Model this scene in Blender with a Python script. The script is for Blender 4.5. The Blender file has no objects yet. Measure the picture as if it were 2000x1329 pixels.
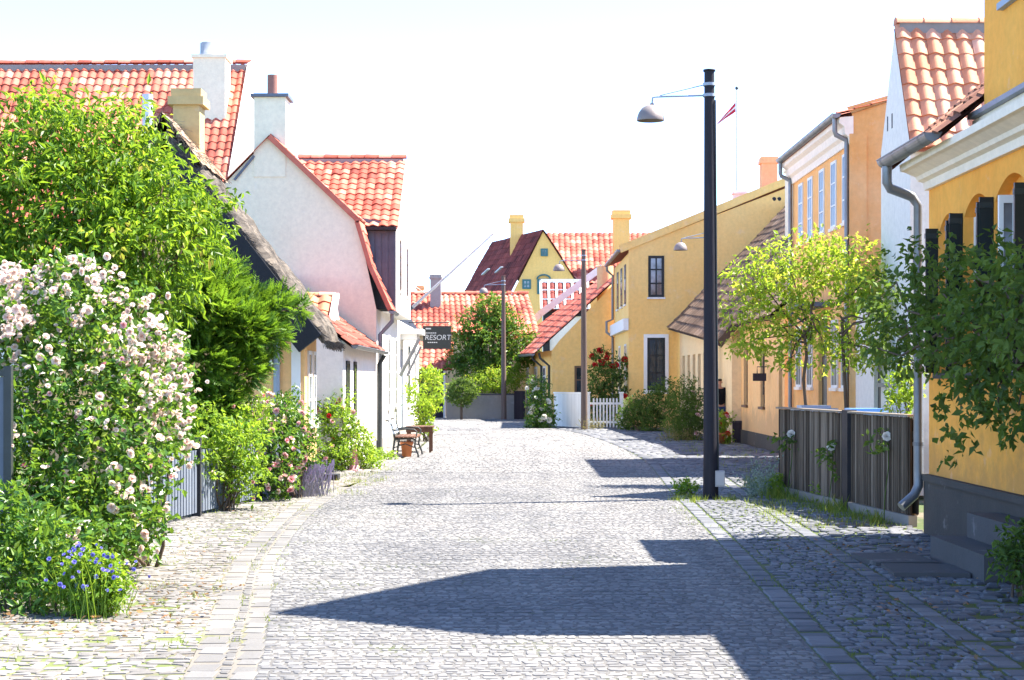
import bpy, math, random
from mathutils import Vector, Matrix, noise

# ------------------------------------------------------------------ frame and measuring helpers
F = 3300.0      # focal length in pixels of the 2000 px wide photograph
EYE = 1.65      # eye height
HOR = 742.0     # horizon row
def at(px, py, Y): return Vector(((px - 1000) * Y / F, Y, EYE + (HOR - py) * Y / F))
def gx(px, Y): return (px - 1000) * Y / F
def gz(py, Y): return EYE + (HOR - py) * Y / F
V = Vector
scn = bpy.context.scene
COL = scn.collection
ORG = {}

# ------------------------------------------------------------------ mesh builder
class MB:
    def __init__(s): s.v = []; s.f = []; s.t = []; s.sm = []
    def face(s, pts, t=.5, sm=False):
        i = len(s.v); s.v.extend(pts); s.f.append(tuple(range(i, i + len(pts)))); s.t.append(t); s.sm.append(sm)
    def obox(s, o, u, v, w, t=.5):
        o = V(o); u = V(u); v = V(v); w = V(w)
        if u.cross(v).dot(w) < 0: u, v = v, u
        p = [o, o+u, o+u+v, o+v, o+w, o+u+w, o+u+v+w, o+v+w]
        i = len(s.v); s.v.extend(p)
        for q in ((3,2,1,0),(4,5,6,7),(0,1,5,4),(1,2,6,5),(2,3,7,6),(3,0,4,7)):
            s.f.append(tuple(i + k for k in q)); s.t.append(t); s.sm.append(False)
    def box(s, x0, x1, y0, y1, z0, z1, t=.5): s.obox((x0,y0,z0), (x1-x0,0,0), (0,y1-y0,0), (0,0,z1-z0), t)
    def beam(s, a, b, w, h, t=.5, up=(0,0,1)):
        a = V(a); b = V(b); d = (b - a).normalized(); r = d.cross(V(up))
        if r.length < 1e-4: r = d.cross(V((1,0,0)))
        r.normalize(); n = r.cross(d)
        s.obox(a - r*w/2 - n*h/2, r*w, b - a, n*h, t)
    def tube(s, pts, r, n=8, t=.5, cap=True):
        pts = [V(p) for p in pts]; N = len(pts)
        rs = r if isinstance(r, (list, tuple)) else [r] * N
        i0 = len(s.v); ref = None
        for k, p in enumerate(pts):
            d = (pts[min(k+1, N-1)] - pts[max(k-1, 0)]).normalized()
            if ref is None: ref = d.cross(V((.3, .9, .1)) if abs(d.y) < .8 else V((1, 0, .1))).normalized()
            a = (ref - d * ref.dot(d)).normalized(); ref = a; b = d.cross(a)
            for j in range(n):
                q = 2 * math.pi * j / n
                s.v.append(p + (a * math.cos(q) + b * math.sin(q)) * rs[k])
        for k in range(N - 1):
            for j in range(n):
                s.f.append((i0+k*n+j, i0+k*n+(j+1) % n, i0+(k+1)*n+(j+1) % n, i0+(k+1)*n+j)); s.t.append(t); s.sm.append(True)
        if cap:
            s.face([s.v[i0+j] for j in reversed(range(n))], t); s.face([s.v[i0+(N-1)*n+j] for j in range(n)], t)
    def lathe(s, c, prof, n=16, t=.5):
        c = V(c); i0 = len(s.v); N = len(prof)
        for r, z in prof:
            for j in range(n):
                q = 2 * math.pi * j / n; s.v.append(c + V((r*math.cos(q), r*math.sin(q), z)))
        for k in range(N - 1):
            for j in range(n):
                s.f.append((i0+k*n+j, i0+k*n+(j+1) % n, i0+(k+1)*n+(j+1) % n, i0+(k+1)*n+j)); s.t.append(t); s.sm.append(True)
    def build(s, name, mat, parent=None, kind=None):
        off = ORG.get(parent.name, V((0,0,0))) if parent else V((0,0,0))
        me = bpy.data.meshes.new(name)
        me.from_pydata([tuple(p - off) for p in s.v], [], s.f)
        a = me.attributes.new('tint', 'FLOAT', 'FACE'); a.data.foreach_set('value', s.t)
        me.polygons.foreach_set('use_smooth', s.sm)
        me.materials.append(mat); me.update()
        o = bpy.data.objects.new(name, me); COL.objects.link(o)
        if parent: o.parent = parent; ORG[o.name] = off.copy()
        if kind: o['kind'] = kind
        return o

def thing(name, label, cat, loc=(0,0,0), group=None):
    o = bpy.data.objects.new(name, None); COL.objects.link(o)
    o.location = loc; o.empty_display_size = .2; ORG[o.name] = V(loc)
    o['label'] = label; o['category'] = cat
    if group: o['group'] = group
    return o
def tag(o, label, cat, group=None):
    o['label'] = label; o['category'] = cat
    if group: o['group'] = group
    return o
def copy_tree(o, parent=None):
    c = o.copy(); COL.objects.link(c)
    if parent: c.parent = parent
    for ch in list(o.children): copy_tree(ch, c)
    return c

# ------------------------------------------------------------------ materials
def new_mat(name):
    m = bpy.data.materials.new(name); m.use_nodes = True; nt = m.node_tree; nt.nodes.clear()
    out = nt.nodes.new('ShaderNodeOutputMaterial'); b = nt.nodes.new('ShaderNodeBsdfPrincipled')
    nt.links.new(b.outputs[0], out.inputs[0]); return m, nt, b, out
def N(nt, typ, **kw):
    n = nt.nodes.new(typ)
    for k, v in kw.items():
        if hasattr(n, k): setattr(n, k, v)
        else: n.inputs[k].default_value = v
    return n
def ramp(nt, stops):
    r = nt.nodes.new('ShaderNodeValToRGB'); e = r.color_ramp.elements
    while len(e) > 1: e.remove(e[-1])
    e[0].position = stops[0][0]; e[0].color = (*stops[0][1], 1)
    for p, c in stops[1:]:
        x = e.new(p); x.color = (*c, 1)
    return r
def coords(nt, scale=(1,1,1)):
    tc = nt.nodes.new('ShaderNodeNewGeometry'); mp = nt.nodes.new('ShaderNodeMapping'); mp.inputs['Scale'].default_value = scale
    nt.links.new(tc.outputs['Position'], mp.inputs[0]); return mp
def noise_n(nt, mp, scale, detail=4, rough=.6):
    n = N(nt, 'ShaderNodeTexNoise'); n.inputs['Scale'].default_value = scale; n.inputs['Detail'].default_value = detail; n.inputs['Roughness'].default_value = rough
    nt.links.new(mp.outputs[0], n.inputs['Vector']); return n
def mixc(nt, fac, a, b, blend='MIX'):
    m = nt.nodes.new('ShaderNodeMix'); m.data_type = 'RGBA'; m.blend_type = blend
    for sock, val in ((m.inputs[0], fac), (m.inputs[6], a), (m.inputs[7], b)):
        if hasattr(val, 'is_linked') or hasattr(val, 'links'): nt.links.new(val, sock)
        elif isinstance(val, (int, float)): sock.default_value = val
        else: sock.default_value = (*val, 1)
    return m.outputs[2]
def bump(nt, b, h, strength=.3, dist=.02):
    n = nt.nodes.new('ShaderNodeBump'); n.inputs['Strength'].default_value = strength; n.inputs['Distance'].default_value = dist
    nt.links.new(h, n.inputs['Height']); nt.links.new(n.outputs[0], b.inputs['Normal'])
def sc(c, k): return tuple(min(1, x * k) for x in c)

def plaster(name, col, alt=None, patch=.35, rough=.9, streak=.25):
    m, nt, b, _ = new_mat(name); alt = alt or sc(col, .85)
    n1 = noise_n(nt, coords(nt), .7, 6, .65); r1 = ramp(nt, [(.36, (0,0,0)), (.68, (1,1,1))]); nt.links.new(n1.outputs[0], r1.inputs[0])
    k = nt.nodes.new('ShaderNodeMath'); k.operation = 'MULTIPLY'; k.inputs[1].default_value = patch; nt.links.new(r1.outputs[0], k.inputs[0])
    c1 = mixc(nt, k.outputs[0], col, alt)
    n2 = noise_n(nt, coords(nt, (6, 6, .5)), 1.0, 5, .6); r2 = ramp(nt, [(.45, (0,0,0)), (.75, (1,1,1))]); nt.links.new(n2.outputs[0], r2.inputs[0])
    k2 = nt.nodes.new('ShaderNodeMath'); k2.operation = 'MULTIPLY'; k2.inputs[1].default_value = streak; nt.links.new(r2.outputs[0], k2.inputs[0])
    c2 = mixc(nt, k2.outputs[0], c1, sc(col, .72))
    n4 = noise_n(nt, coords(nt), 9, 5, .7); r4 = ramp(nt, [(.35, (.92,.92,.92)), (.65, (1.04,1.04,1.04))]); nt.links.new(n4.outputs[0], r4.inputs[0])
    c3 = mixc(nt, 1.0, c2, r4.outputs[0], 'MULTIPLY')
    gp = nt.nodes.new('ShaderNodeNewGeometry'); sx = nt.nodes.new('ShaderNodeSeparateXYZ'); nt.links.new(gp.outputs['Position'], sx.inputs[0])
    n5 = noise_n(nt, coords(nt), 2.6, 5, .65); zz = N(nt, 'ShaderNodeMath', operation='MULTIPLY_ADD'); zz.inputs[1].default_value = -1.4; nt.links.new(n5.outputs[0], zz.inputs[0]); nt.links.new(sx.outputs['Z'], zz.inputs[2])
    r5 = ramp(nt, [(0.0, (.55,.55,.55)), (.35, (0,0,0))]); nt.links.new(zz.outputs[0], r5.inputs[0]); c3 = mixc(nt, r5.outputs[0], c3, tuple(x*.45 + .05 for x in col))
    n6 = noise_n(nt, coords(nt), 2.1, 7, .72); r6 = ramp(nt, [(.60, (0,0,0)), (.66, (.30,.30,.30))]); nt.links.new(n6.outputs[0], r6.inputs[0]); c3 = mixc(nt, r6.outputs[0], c3, tuple(min(.9, x*.6 + .30) for x in alt))
    nt.links.new(c3, b.inputs['Base Color']); b.inputs['Roughness'].default_value = rough; b.inputs['Specular IOR Level'].default_value = .15
    n3 = noise_n(nt, coords(nt), 22, 5, .7); bump(nt, b, n3.outputs[0], .45, .012)
    return m

def tinted(name, stops, rough=.8, nscale=6, namp=.35, spec=.2, nstretch=(1,1,1), bumpk=.3, bdist=.01, metal=0):
    """colour from the per-face tint, broken up by noise"""
    m, nt, b, _ = new_mat(name)
    a = N(nt, 'ShaderNodeAttribute'); a.attribute_name = 'tint'
    n = noise_n(nt, coords(nt, nstretch), nscale, 5, .65)
    s = nt.nodes.new('ShaderNodeMath'); s.operation = 'SUBTRACT'; s.inputs[1].default_value = .5; nt.links.new(n.outputs[0], s.inputs[0])
    k = nt.nodes.new('ShaderNodeMath'); k.operation = 'MULTIPLY_ADD'; k.inputs[1].default_value = namp * 2
    nt.links.new(s.outputs[0], k.inputs[0]); nt.links.new(a.outputs['Fac'], k.inputs[2])
    r = ramp(nt, stops); nt.links.new(k.outputs[0], r.inputs[0]); nt.links.new(r.outputs[0], b.inputs['Base Color'])
    b.inputs['Roughness'].default_value = rough; b.inputs['Specular IOR Level'].default_value = spec; b.inputs['Metallic'].default_value = metal
    n2 = noise_n(nt, coords(nt, nstretch), nscale * 5, 4, .6)
    if bumpk: bump(nt, b, n2.outputs[0], bumpk, bdist)
    return m

def leafmat(name, stops, trans=.45, tcol=(.35,.55,.03), rough=.45):
    m, nt, b, out = new_mat(name)
    a = N(nt, 'ShaderNodeAttribute'); a.attribute_name = 'tint'
    r = ramp(nt, stops); nt.links.new(a.outputs['Fac'], r.inputs[0]); nt.links.new(r.outputs[0], b.inputs['Base Color'])
    b.inputs['Roughness'].default_value = rough; b.inputs['Specular IOR Level'].default_value = .35
    t = nt.nodes.new('ShaderNodeBsdfTranslucent'); tc = mixc(nt, .5, r.outputs[0], tcol); nt.links.new(tc, t.inputs[0])
    mx = nt.nodes.new('ShaderNodeMixShader'); mx.inputs[0].default_value = trans
    nt.links.new(b.outputs[0], mx.inputs[1]); nt.links.new(t.outputs[0], mx.inputs[2]); nt.links.new(mx.outputs[0], out.inputs[0])
    return m

def glassmat(name, col=(.02,.03,.04), rough=.06):
    m, nt, b, _ = new_mat(name)
    n = noise_n(nt, coords(nt), 1.6, 3); r = ramp(nt, [(.35, sc(col, .5)), (.7, sc(col, 2.2))]); nt.links.new(n.outputs[0], r.inputs[0])
    nt.links.new(r.outputs[0], b.inputs['Base Color']); b.inputs['Roughness'].default_value = rough; b.inputs['Specular IOR Level'].default_value = .6
    bump(nt, b, n.outputs[0], .05, .02)
    return m

M = {}
M['orange'] = plaster('ochre_plaster', (.94,.44,.085), (.92,.37,.06), .7)
M['apricot'] = plaster('apricot_plaster', (.90,.50,.19), (.88,.40,.13), .6)
M['apricot_end'] = plaster('weathered_apricot', (.74,.37,.12), (.76,.52,.28), .75)
M['yellow'] = plaster('yellow_plaster', (.91,.60,.22), (.90,.52,.15), .6)
M['peach'] = plaster('peach_plaster', (.91,.58,.27), (.90,.48,.19), .5)
M['pale_yellow'] = plaster('pale_yellow_plaster', (.91,.71,.42), (.90,.62,.30), .5)
M['far_yellow'] = plaster('far_yellow_plaster', (.93,.56,.19), (.91,.50,.14), .5)
M['cream'] = plaster('cream_plaster', (.80,.735,.555), (.75,.68,.50), .5, streak=.12)
M['white'] = plaster('whitewash', (.82,.80,.76), (.74,.71,.66), .35, streak=.12)
M['cool_white'] = plaster('cool_whitewash', (.80,.76,.69), (.74,.70,.64), .35, streak=.12)
M['cornice'] = plaster('cornice_paint', (.90,.79,.66), (.86,.74,.58), .3, streak=.1)
M['plinth'] = plaster('dark_plinth', (.060,.055,.050), (.11,.095,.08), .8)
M['concrete'] = plaster('concrete', (.36,.34,.31), (.26,.25,.23), .6)
M['stone'] = plaster('step_stone', (.10,.10,.105), (.06,.055,.05), .7)
M['yellow_brick'] = plaster('yellow_brick_render', (.60,.44,.20), (.40,.31,.16), .8)
M['chim_orange'] = plaster('chimney_render', (.82,.48,.24), (.72,.38,.16), .6)
M['tile_red'] = tinted('red_pantile', [(0,(.18,.035,.026)),(.35,(.38,.09,.058)),(.65,(.50,.155,.105)),(1,(.62,.30,.22))], .75, 5, .3)
M['tile_deep'] = tinted('deep_red_pantile', [(0,(.10,.022,.016)),(.4,(.20,.05,.034)),(.75,(.28,.085,.06)),(1,(.36,.15,.11))], .8, 5, .25)
M['tile_old'] = tinted('weathered_pantile', [(0,(.10,.05,.04)),(.4,(.24,.11,.075)),(.75,(.42,.20,.12)),(1,(.60,.34,.22))], .85, 5, .4)
M['tile_pale'] = tinted('pale_pantile', [(0,(.40,.12,.06)),(.4,(.56,.23,.13)),(.75,(.62,.30,.19)),(1,(.68,.39,.28))], .75, 5, .12)  # paler overall than the other red pantiles
M['tile_maroon'] = tinted('maroon_tile', [(0,(.09,.022,.02)),(.5,(.19,.04,.035)),(1,(.30,.07,.055))], .8, 3, .3)
M['tile_brown'] = tinted('brown_tile', [(0,(.065,.042,.028)),(.5,(.16,.105,.07)),(1,(.29,.20,.14))], .85, 3, .35)
M['ridge_grey'] = tinted('mortar', [(0,(.16,.15,.15)),(1,(.34,.31,.29))], .9, 8, .3)
M['thatch'] = tinted('thatch', [(0,(.05,.045,.042)),(.5,(.13,.115,.10)),(1,(.26,.22,.18))], .95, 3, .7, .05, (1,1,7), .9, .04)
M['thatch_ridge'] = tinted('thatch_ridge', [(0,(.16,.11,.075)),(.5,(.32,.23,.16)),(1,(.48,.36,.27))], .95, 5, .6, .05, (3,1,3), .9, .04)
M['tar'] = tinted('tarred_board', [(0,(.012,.013,.017)),(1,(.04,.043,.05))], .6, 5, .3)
M['fence_wood'] = tinted('grey_weathered_wood', [(0,(.035,.027,.02)),(.5,(.125,.10,.075)),(1,(.30,.25,.195))], .9, 1.2, .55, .1, (24,24,1.2), .6, .01)
M['pole_wood'] = tinted('tarred_pole_wood', [(0,(.008,.009,.014)),(.6,(.02,.021,.03)),(1,(.05,.048,.055))], .7, 1.0, .5, .25, (22,22,.8), .5, .01)
M['pole_brown'] = tinted('weathered_pole_wood', [(0,(.06,.045,.042)),(.6,(.15,.115,.10)),(1,(.26,.22,.20))], .8, 1.0, .5, .1, (22,22,.8), .5, .01)
M['bark'] = tinted('bark', [(0,(.05,.035,.025)),(1,(.20,.15,.11))], .95, 8, .5, .1, (3,3,.6), .8, .015)
M['white_paint'] = tinted('white_paint', [(0,(.60,.59,.57)),(1,(.84,.83,.80))], .5, 3, .3)
M['dark_paint'] = tinted('dark_green_paint', [(0,(.008,.012,.012)),(1,(.035,.045,.045))], .4, 3, .3)
M['black_frame'] = tinted('black_paint', [(0,(.012,.014,.015)),(1,(.04,.042,.042))], .45, 3, .3)
M['teal'] = tinted('teal_paint', [(0,(.03,.10,.11)),(1,(.08,.20,.20))], .5, 3, .3)
M['blue_grey'] = tinted('blue_grey_paint', [(0,(.20,.26,.34)),(1,(.40,.47,.56))], .5, 3, .3)
M['slate'] = tinted('slate_cladding', [(0,(.07,.085,.115)),(1,(.17,.20,.25))], .6, 5, .35)
M['zinc'] = tinted('zinc', [(0,(.10,.105,.12)),(.5,(.20,.21,.225)),(1,(.34,.35,.36))], .45, 3, .4, .5, (1,1,1), .15, .005, .55)
M['pale_zinc'] = tinted('pale_zinc', [(0,(.34,.37,.42)),(1,(.60,.63,.68))], .45, 3, .4, .5, (1,1,1), .1, .005, .3)
M['zinc_box'] = tinted('grey_box', [(0,(.28,.29,.31)),(1,(.42,.43,.45))], .6, 3, .3)
M['lamp_enamel'] = tinted('lamp_enamel', [(0,(.17,.145,.14)),(1,(.26,.225,.215))], .5, 3, .3, .4)
M['lamp_inner'] = tinted('lamp_inner', [(0,(.4,.4,.39)),(1,(.5,.5,.48))], .5, 3, .3, .4)
M['iron'] = tinted('cast_iron', [(0,(.015,.02,.022)),(1,(.05,.06,.06))], .5, 6, .3, .4)
M['bench_wood'] = tinted('bench_wood', [(0,(.06,.028,.018)),(1,(.20,.10,.06))], .6, 2, .4, .2, (20,2,20))
M['terracotta'] = tinted('terracotta', [(0,(.40,.13,.05)),(1,(.62,.25,.11))], .85, 6, .3)
M['clay_brown'] = tinted('clay_brown', [(0,(.20,.09,.07)),(1,(.34,.17,.14))], .85, 6, .3)
M['brown_wood'] = tinted('brown_wood', [(0,(.10,.06,.035)),(1,(.24,.15,.09))], .7, 2, .4, .2, (14,14,1))
M['timber'] = tinted('dark_timber', [(0,(.025,.022,.03)),(1,(.07,.06,.07))], .8, 2, .4, .1, (14,14,1))
M['blue_plastic'] = tinted('blue_plastic', [(0,(.05,.14,.32)),(1,(.14,.30,.52))], .4, 3, .3, .4)
M['glass'] = glassmat('window_glass')
M['glass_pale'] = glassmat('pale_glass', (.16,.18,.20), .1)  # paler pane colour only, no curtains behind it
M['glass_dull'] = glassmat('dull_glass', (.018,.022,.028), .3)  # rougher, less glossy pane variant
M['glass_dull'].node_tree.nodes['Principled BSDF'].inputs['Specular IOR Level'].default_value = .2
M['skin'] = tinted('skin', [(0,(.42,.22,.15)),(1,(.58,.34,.25))], .6, 8, .2)
M['black_cloth'] = tinted('black_cloth', [(0,(.006,.007,.01)),(1,(.02,.022,.028))], .9, 20, .4)
M['blue_cloth'] = tinted('blue_denim', [(0,(.03,.05,.12)),(1,(.07,.10,.2))], .9, 20, .4)
M['hair'] = tinted('hair', [(0,(.03,.02,.012)),(1,(.09,.06,.04))], .7, 30, .4)
M['red_cloth'] = tinted('red_bunting', [(0,(.42,.02,.035)),(1,(.55,.04,.06))], .8, 6, .2)
M['white_cloth'] = tinted('white_bunting', [(0,(.7,.7,.7)),(1,(.85,.85,.85))], .8, 6, .2)
M['sign_black'] = tinted('sign_board', [(0,(.010,.013,.012)),(1,(.03,.035,.033))], .4, 5, .4, .4)
M['sign_white'] = tinted('sign_lettering', [(0,(.55,.57,.57)),(1,(.75,.76,.76))], .6, 5, .3)
M['leaf_plum'] = leafmat('plum_leaf', [(0,(.016,.05,.007)),(.45,(.085,.20,.016)),(.8,(.20,.33,.03)),(.97,(.33,.38,.045)),(1,(.36,.28,.06))], .5, (.42,.60,.03))
M['leaf_conifer'] = leafmat('conifer_spray', [(0,(.012,.04,.008)),(.5,(.065,.16,.02)),(1,(.20,.34,.03))], .4, (.32,.54,.02))
M['leaf_rose'] = leafmat('rose_leaf', [(0,(.014,.05,.012)),(.5,(.05,.14,.022)),(.85,(.13,.25,.035)),(1,(.28,.34,.05))], .38, (.32,.5,.03), .35)
M['leaf_light'] = leafmat('light_leaf', [(0,(.04,.11,.012)),(.5,(.13,.26,.025)),(1,(.28,.40,.05))], .5, (.48,.65,.04))
M['leaf_lime'] = leafmat('lime_leaf', [(0,(.05,.13,.014)),(.5,(.16,.29,.028)),(.9,(.34,.44,.05)),(1,(.5,.42,.08))], .55, (.52,.68,.04))
M['leaf_dark'] = leafmat('dark_leaf', [(0,(.025,.05,.012)),(.5,(.07,.13,.026)),(1,(.16,.24,.045))], .4, (.24,.38,.03), .65)
M['leaf_rowan'] = leafmat('rowan_leaf', [(0,(.025,.07,.012)),(.5,(.075,.17,.02)),(.97,(.17,.27,.03)),(1,(.28,.24,.04))], .35, (.25,.42,.03))
M['leaf_silver'] = leafmat('silver_leaf', [(0,(.14,.20,.15)),(1,(.38,.46,.38))], .3, (.3,.4,.25))
M['leaf_dry'] = leafmat('dry_leaf', [(0,(.10,.09,.03)),(.5,(.20,.19,.06)),(1,(.32,.26,.10))], .35, (.35,.3,.08))
M['litter'] = leafmat('leaf_litter', [(0,(.10,.06,.03)),(.5,(.20,.12,.05)),(1,(.34,.16,.07))], .2, (.3,.18,.06))
M['lavender'] = leafmat('lavender_spike', [(0,(.17,.19,.17)),(.5,(.26,.22,.32)),(1,(.36,.28,.46))], .3, (.4,.35,.5))
M['petal_pink'] = leafmat('pale_pink_petal', [(0,(.78,.50,.42)),(.4,(.88,.68,.60)),(1,(.90,.82,.76))], .45, (.9,.74,.64), .7)
M['petal_rose'] = leafmat('pink_petal', [(0,(.74,.22,.28)),(.5,(.82,.42,.46)),(1,(.86,.66,.66))], .35, (.85,.4,.42), .7)
M['petal_white'] = leafmat('white_petal', [(0,(.70,.66,.60)),(1,(.86,.84,.78))], .35, (.85,.8,.7), .7)
M['petal_red'] = leafmat('red_petal', [(0,(.40,.008,.012)),(1,(.68,.03,.03))], .3, (.7,.03,.03), .7)
M['petal_blue'] = leafmat('blue_petal', [(0,(.10,.10,.48)),(1,(.30,.28,.72))], .35, (.3,.3,.8), .7)
M['berry'] = tinted('rowan_berry', [(0,(.24,.07,.015)),(1,(.40,.15,.03))], .5, 10, .3)
M['grass'] = leafmat('grass_blade', [(0,(.05,.10,.012)),(.5,(.14,.21,.03)),(.85,(.30,.34,.06)),(1,(.44,.36,.12))], .4, (.4,.5,.05))

# paving: stone tint; joints (tint < 0) in sand or moss
def paving(name, stops, joint, moss, mossk):
    m, nt, b, _ = new_mat(name)
    a = N(nt, 'ShaderNodeAttribute'); a.attribute_name = 'tint'
    n = noise_n(nt, coords(nt), 14, 5, .7)
    s = N(nt, 'ShaderNodeMath', operation='SUBTRACT'); s.inputs[1].default_value = .5; nt.links.new(n.outputs[0], s.inputs[0])
    k = N(nt, 'ShaderNodeMath', operation='MULTIPLY_ADD'); k.inputs[1].default_value = .5; nt.links.new(s.outputs[0], k.inputs[0]); nt.links.new(a.outputs['Fac'], k.inputs[2])
    r = ramp(nt, stops); nt.links.new(k.outputs[0], r.inputs[0])
    n2 = noise_n(nt, coords(nt), .9, 4, .6); n3 = noise_n(nt, coords(nt), 9, 4, .7)
    ad = N(nt, 'ShaderNodeMath', operation='MULTIPLY_ADD'); ad.inputs[1].default_value = .45; nt.links.new(n3.outputs[0], ad.inputs[0]); nt.links.new(n2.outputs[0], ad.inputs[2])
    rm = ramp(nt, [(.72 - mossk, (0,0,0)), (.86 - mossk, (1,1,1))]); nt.links.new(ad.outputs[0], rm.inputs[0])
    jc = mixc(nt, rm.outputs[0], joint, moss)
    lt = N(nt, 'ShaderNodeMath', operation='LESS_THAN'); lt.inputs[1].default_value = -.5; nt.links.new(a.outputs['Fac'], lt.inputs[0])
    big = noise_n(nt, coords(nt), .35, 4, .6); rb = ramp(nt, [(.28, (.70,.71,.74)), (.5, (.97,.97,.97)), (.72, (1.12,1.09,1.05))]); nt.links.new(big.outputs[0], rb.inputs[0])
    wt = noise_n(nt, coords(nt, (1.5,.10,1)), 1.0, 3, .5); rw = ramp(nt, [(.35, (.86,.86,.87)), (.62, (1.05,1.045,1.04))]); nt.links.new(wt.outputs[0], rw.inputs[0])
    c = mixc(nt, lt.outputs[0], r.outputs[0], jc); c = mixc(nt, 1.0, c, rw.outputs[0], 'MULTIPLY'); c = mixc(nt, 1.0, c, rb.outputs[0], 'MULTIPLY')
    nt.links.new(c, b.inputs['Base Color']); b.inputs['Roughness'].default_value = .75; b.inputs['Specular IOR Level'].default_value = .3
    n4 = noise_n(nt, coords(nt), 40, 4, .7); bump(nt, b, n4.outputs[0], .5, .008)
    return m
M['road'] = paving('granite_setts', [(0,(.105,.108,.115)),(.5,(.170,.170,.171)),(1,(.235,.232,.227))], (.115,.113,.11), (.07,.085,.04), -.08)
M['walk'] = paving('sidewalk_cobbles', [(0,(.11,.105,.10)),(.5,(.185,.177,.168)),(1,(.26,.25,.238))], (.155,.135,.11), (.12,.15,.045), .07)
M['mossy'] = paving('mossy_cobbles', [(0,(.08,.087,.10)),(.5,(.138,.146,.162)),(1,(.21,.215,.228))], (.085,.066,.045), (.075,.105,.02), .34)
M['slab'] = paving('kerb_slabs', [(0,(.115,.113,.11)),(.5,(.165,.162,.157)),(1,(.22,.216,.21))], (.19,.175,.15), (.12,.13,.06), -.06)
M['soil'] = paving('soil', [(0,(.2,.17,.13)),(1,(.3,.26,.2))], (.2,.165,.12), (.06,.09,.025), .15)

# ------------------------------------------------------------------ light, sky, camera
AZ, EL = math.radians(15), math.radians(56)
sd = V((math.cos(EL)*math.cos(AZ), math.cos(EL)*math.sin(AZ), math.sin(EL)))
sun = bpy.data.lights.new('sun', 'SUN'); sun.energy = 3.8; sun.angle = math.radians(.53); sun.color = (1, .92, .80)
so = bpy.data.objects.new('sun', sun); COL.objects.link(so); so.rotation_euler = (-sd).to_track_quat('-Z', 'Y').to_euler(); so.location = sd * 60
w = bpy.data.worlds.new('World'); scn.world = w; w.use_nodes = True; nt = w.node_tree
sky = nt.nodes.new('ShaderNodeTexSky'); sky.sky_type = 'NISHITA'; sky.sun_disc = False; sky.sun_elevation = EL; sky.sun_rotation = math.pi/2 - AZ
sky.air_density = .37; sky.dust_density = 0.0; sky.ozone_density = .9
bg = nt.nodes['Background']; bg.inputs[1].default_value = .15; nt.links.new(sky.outputs[0], bg.inputs[0])
scn.view_settings.view_transform = 'Standard'; scn.view_settings.look = 'None'; scn.view_settings.exposure = 2.6; scn.view_settings.gamma = 1
cam = bpy.data.cameras.new('camera'); co = bpy.data.objects.new('camera', cam); COL.objects.link(co); scn.camera = co
co.location = (0, 0, EYE); co.rotation_euler = (math.pi/2, 0, 0)
cam.sensor_width = 36; cam.lens = F / 2000 * 36; cam.shift_y = (HOR - 664.5) / 2000; cam.clip_end = 3000; cam.clip_start = .1
scn.cycles.max_bounces = 6; scn.cycles.transparent_max_bounces = 4

# ------------------------------------------------------------------ ground and paving
def interp(tab, y):
    if y <= tab[0][0]: return tab[0][1]
    for (a, p), (b, q) in zip(tab, tab[1:]):
        if y <= b:
            t = (y - a) / (b - a); i = tab.index((a, p)); pm = tab[i-1] if i else (a - (b-a), 2*p - q); qn = tab[i+2] if i + 2 < len(tab) else (b + (b-a), 2*q - p)
            m0 = (q - pm[1]) / (b - pm[0]) * (b-a); m1 = (qn[1] - p) / (qn[0] - a) * (b-a)
            if tab[0][1] > 4: m0 = m1 = q - p
            return (2*t**3 - 3*t*t + 1)*p + (t**3 - 2*t*t + t)*m0 + (3*t*t - 2*t**3)*q + (t**3 - t*t)*m1
    return tab[-1][1]
XL = [(4,-1.0),(9.28,-1.36),(11.9,-1.66),(15.6,-2.1),(22.4,-2.45),(30,-2.35),(38,-2.2),(50,-2.6),(58,-4.5),(64,-9),(72,-14)]
XR = [(4,1.68),(9.28,1.80),(16,2.05),(24,2.3),(36,2.7),(50,2.2),(58,1.3),(66,.7),(72,.6)]
XF = [(4,4.42),(18,4.42),(18.9,4.5),(24.4,3.9),(25,5.9),(36,5.95),(44,5.9),(57,5.6),(58,3.9),(66,1.7),(72,1.2)]
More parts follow.
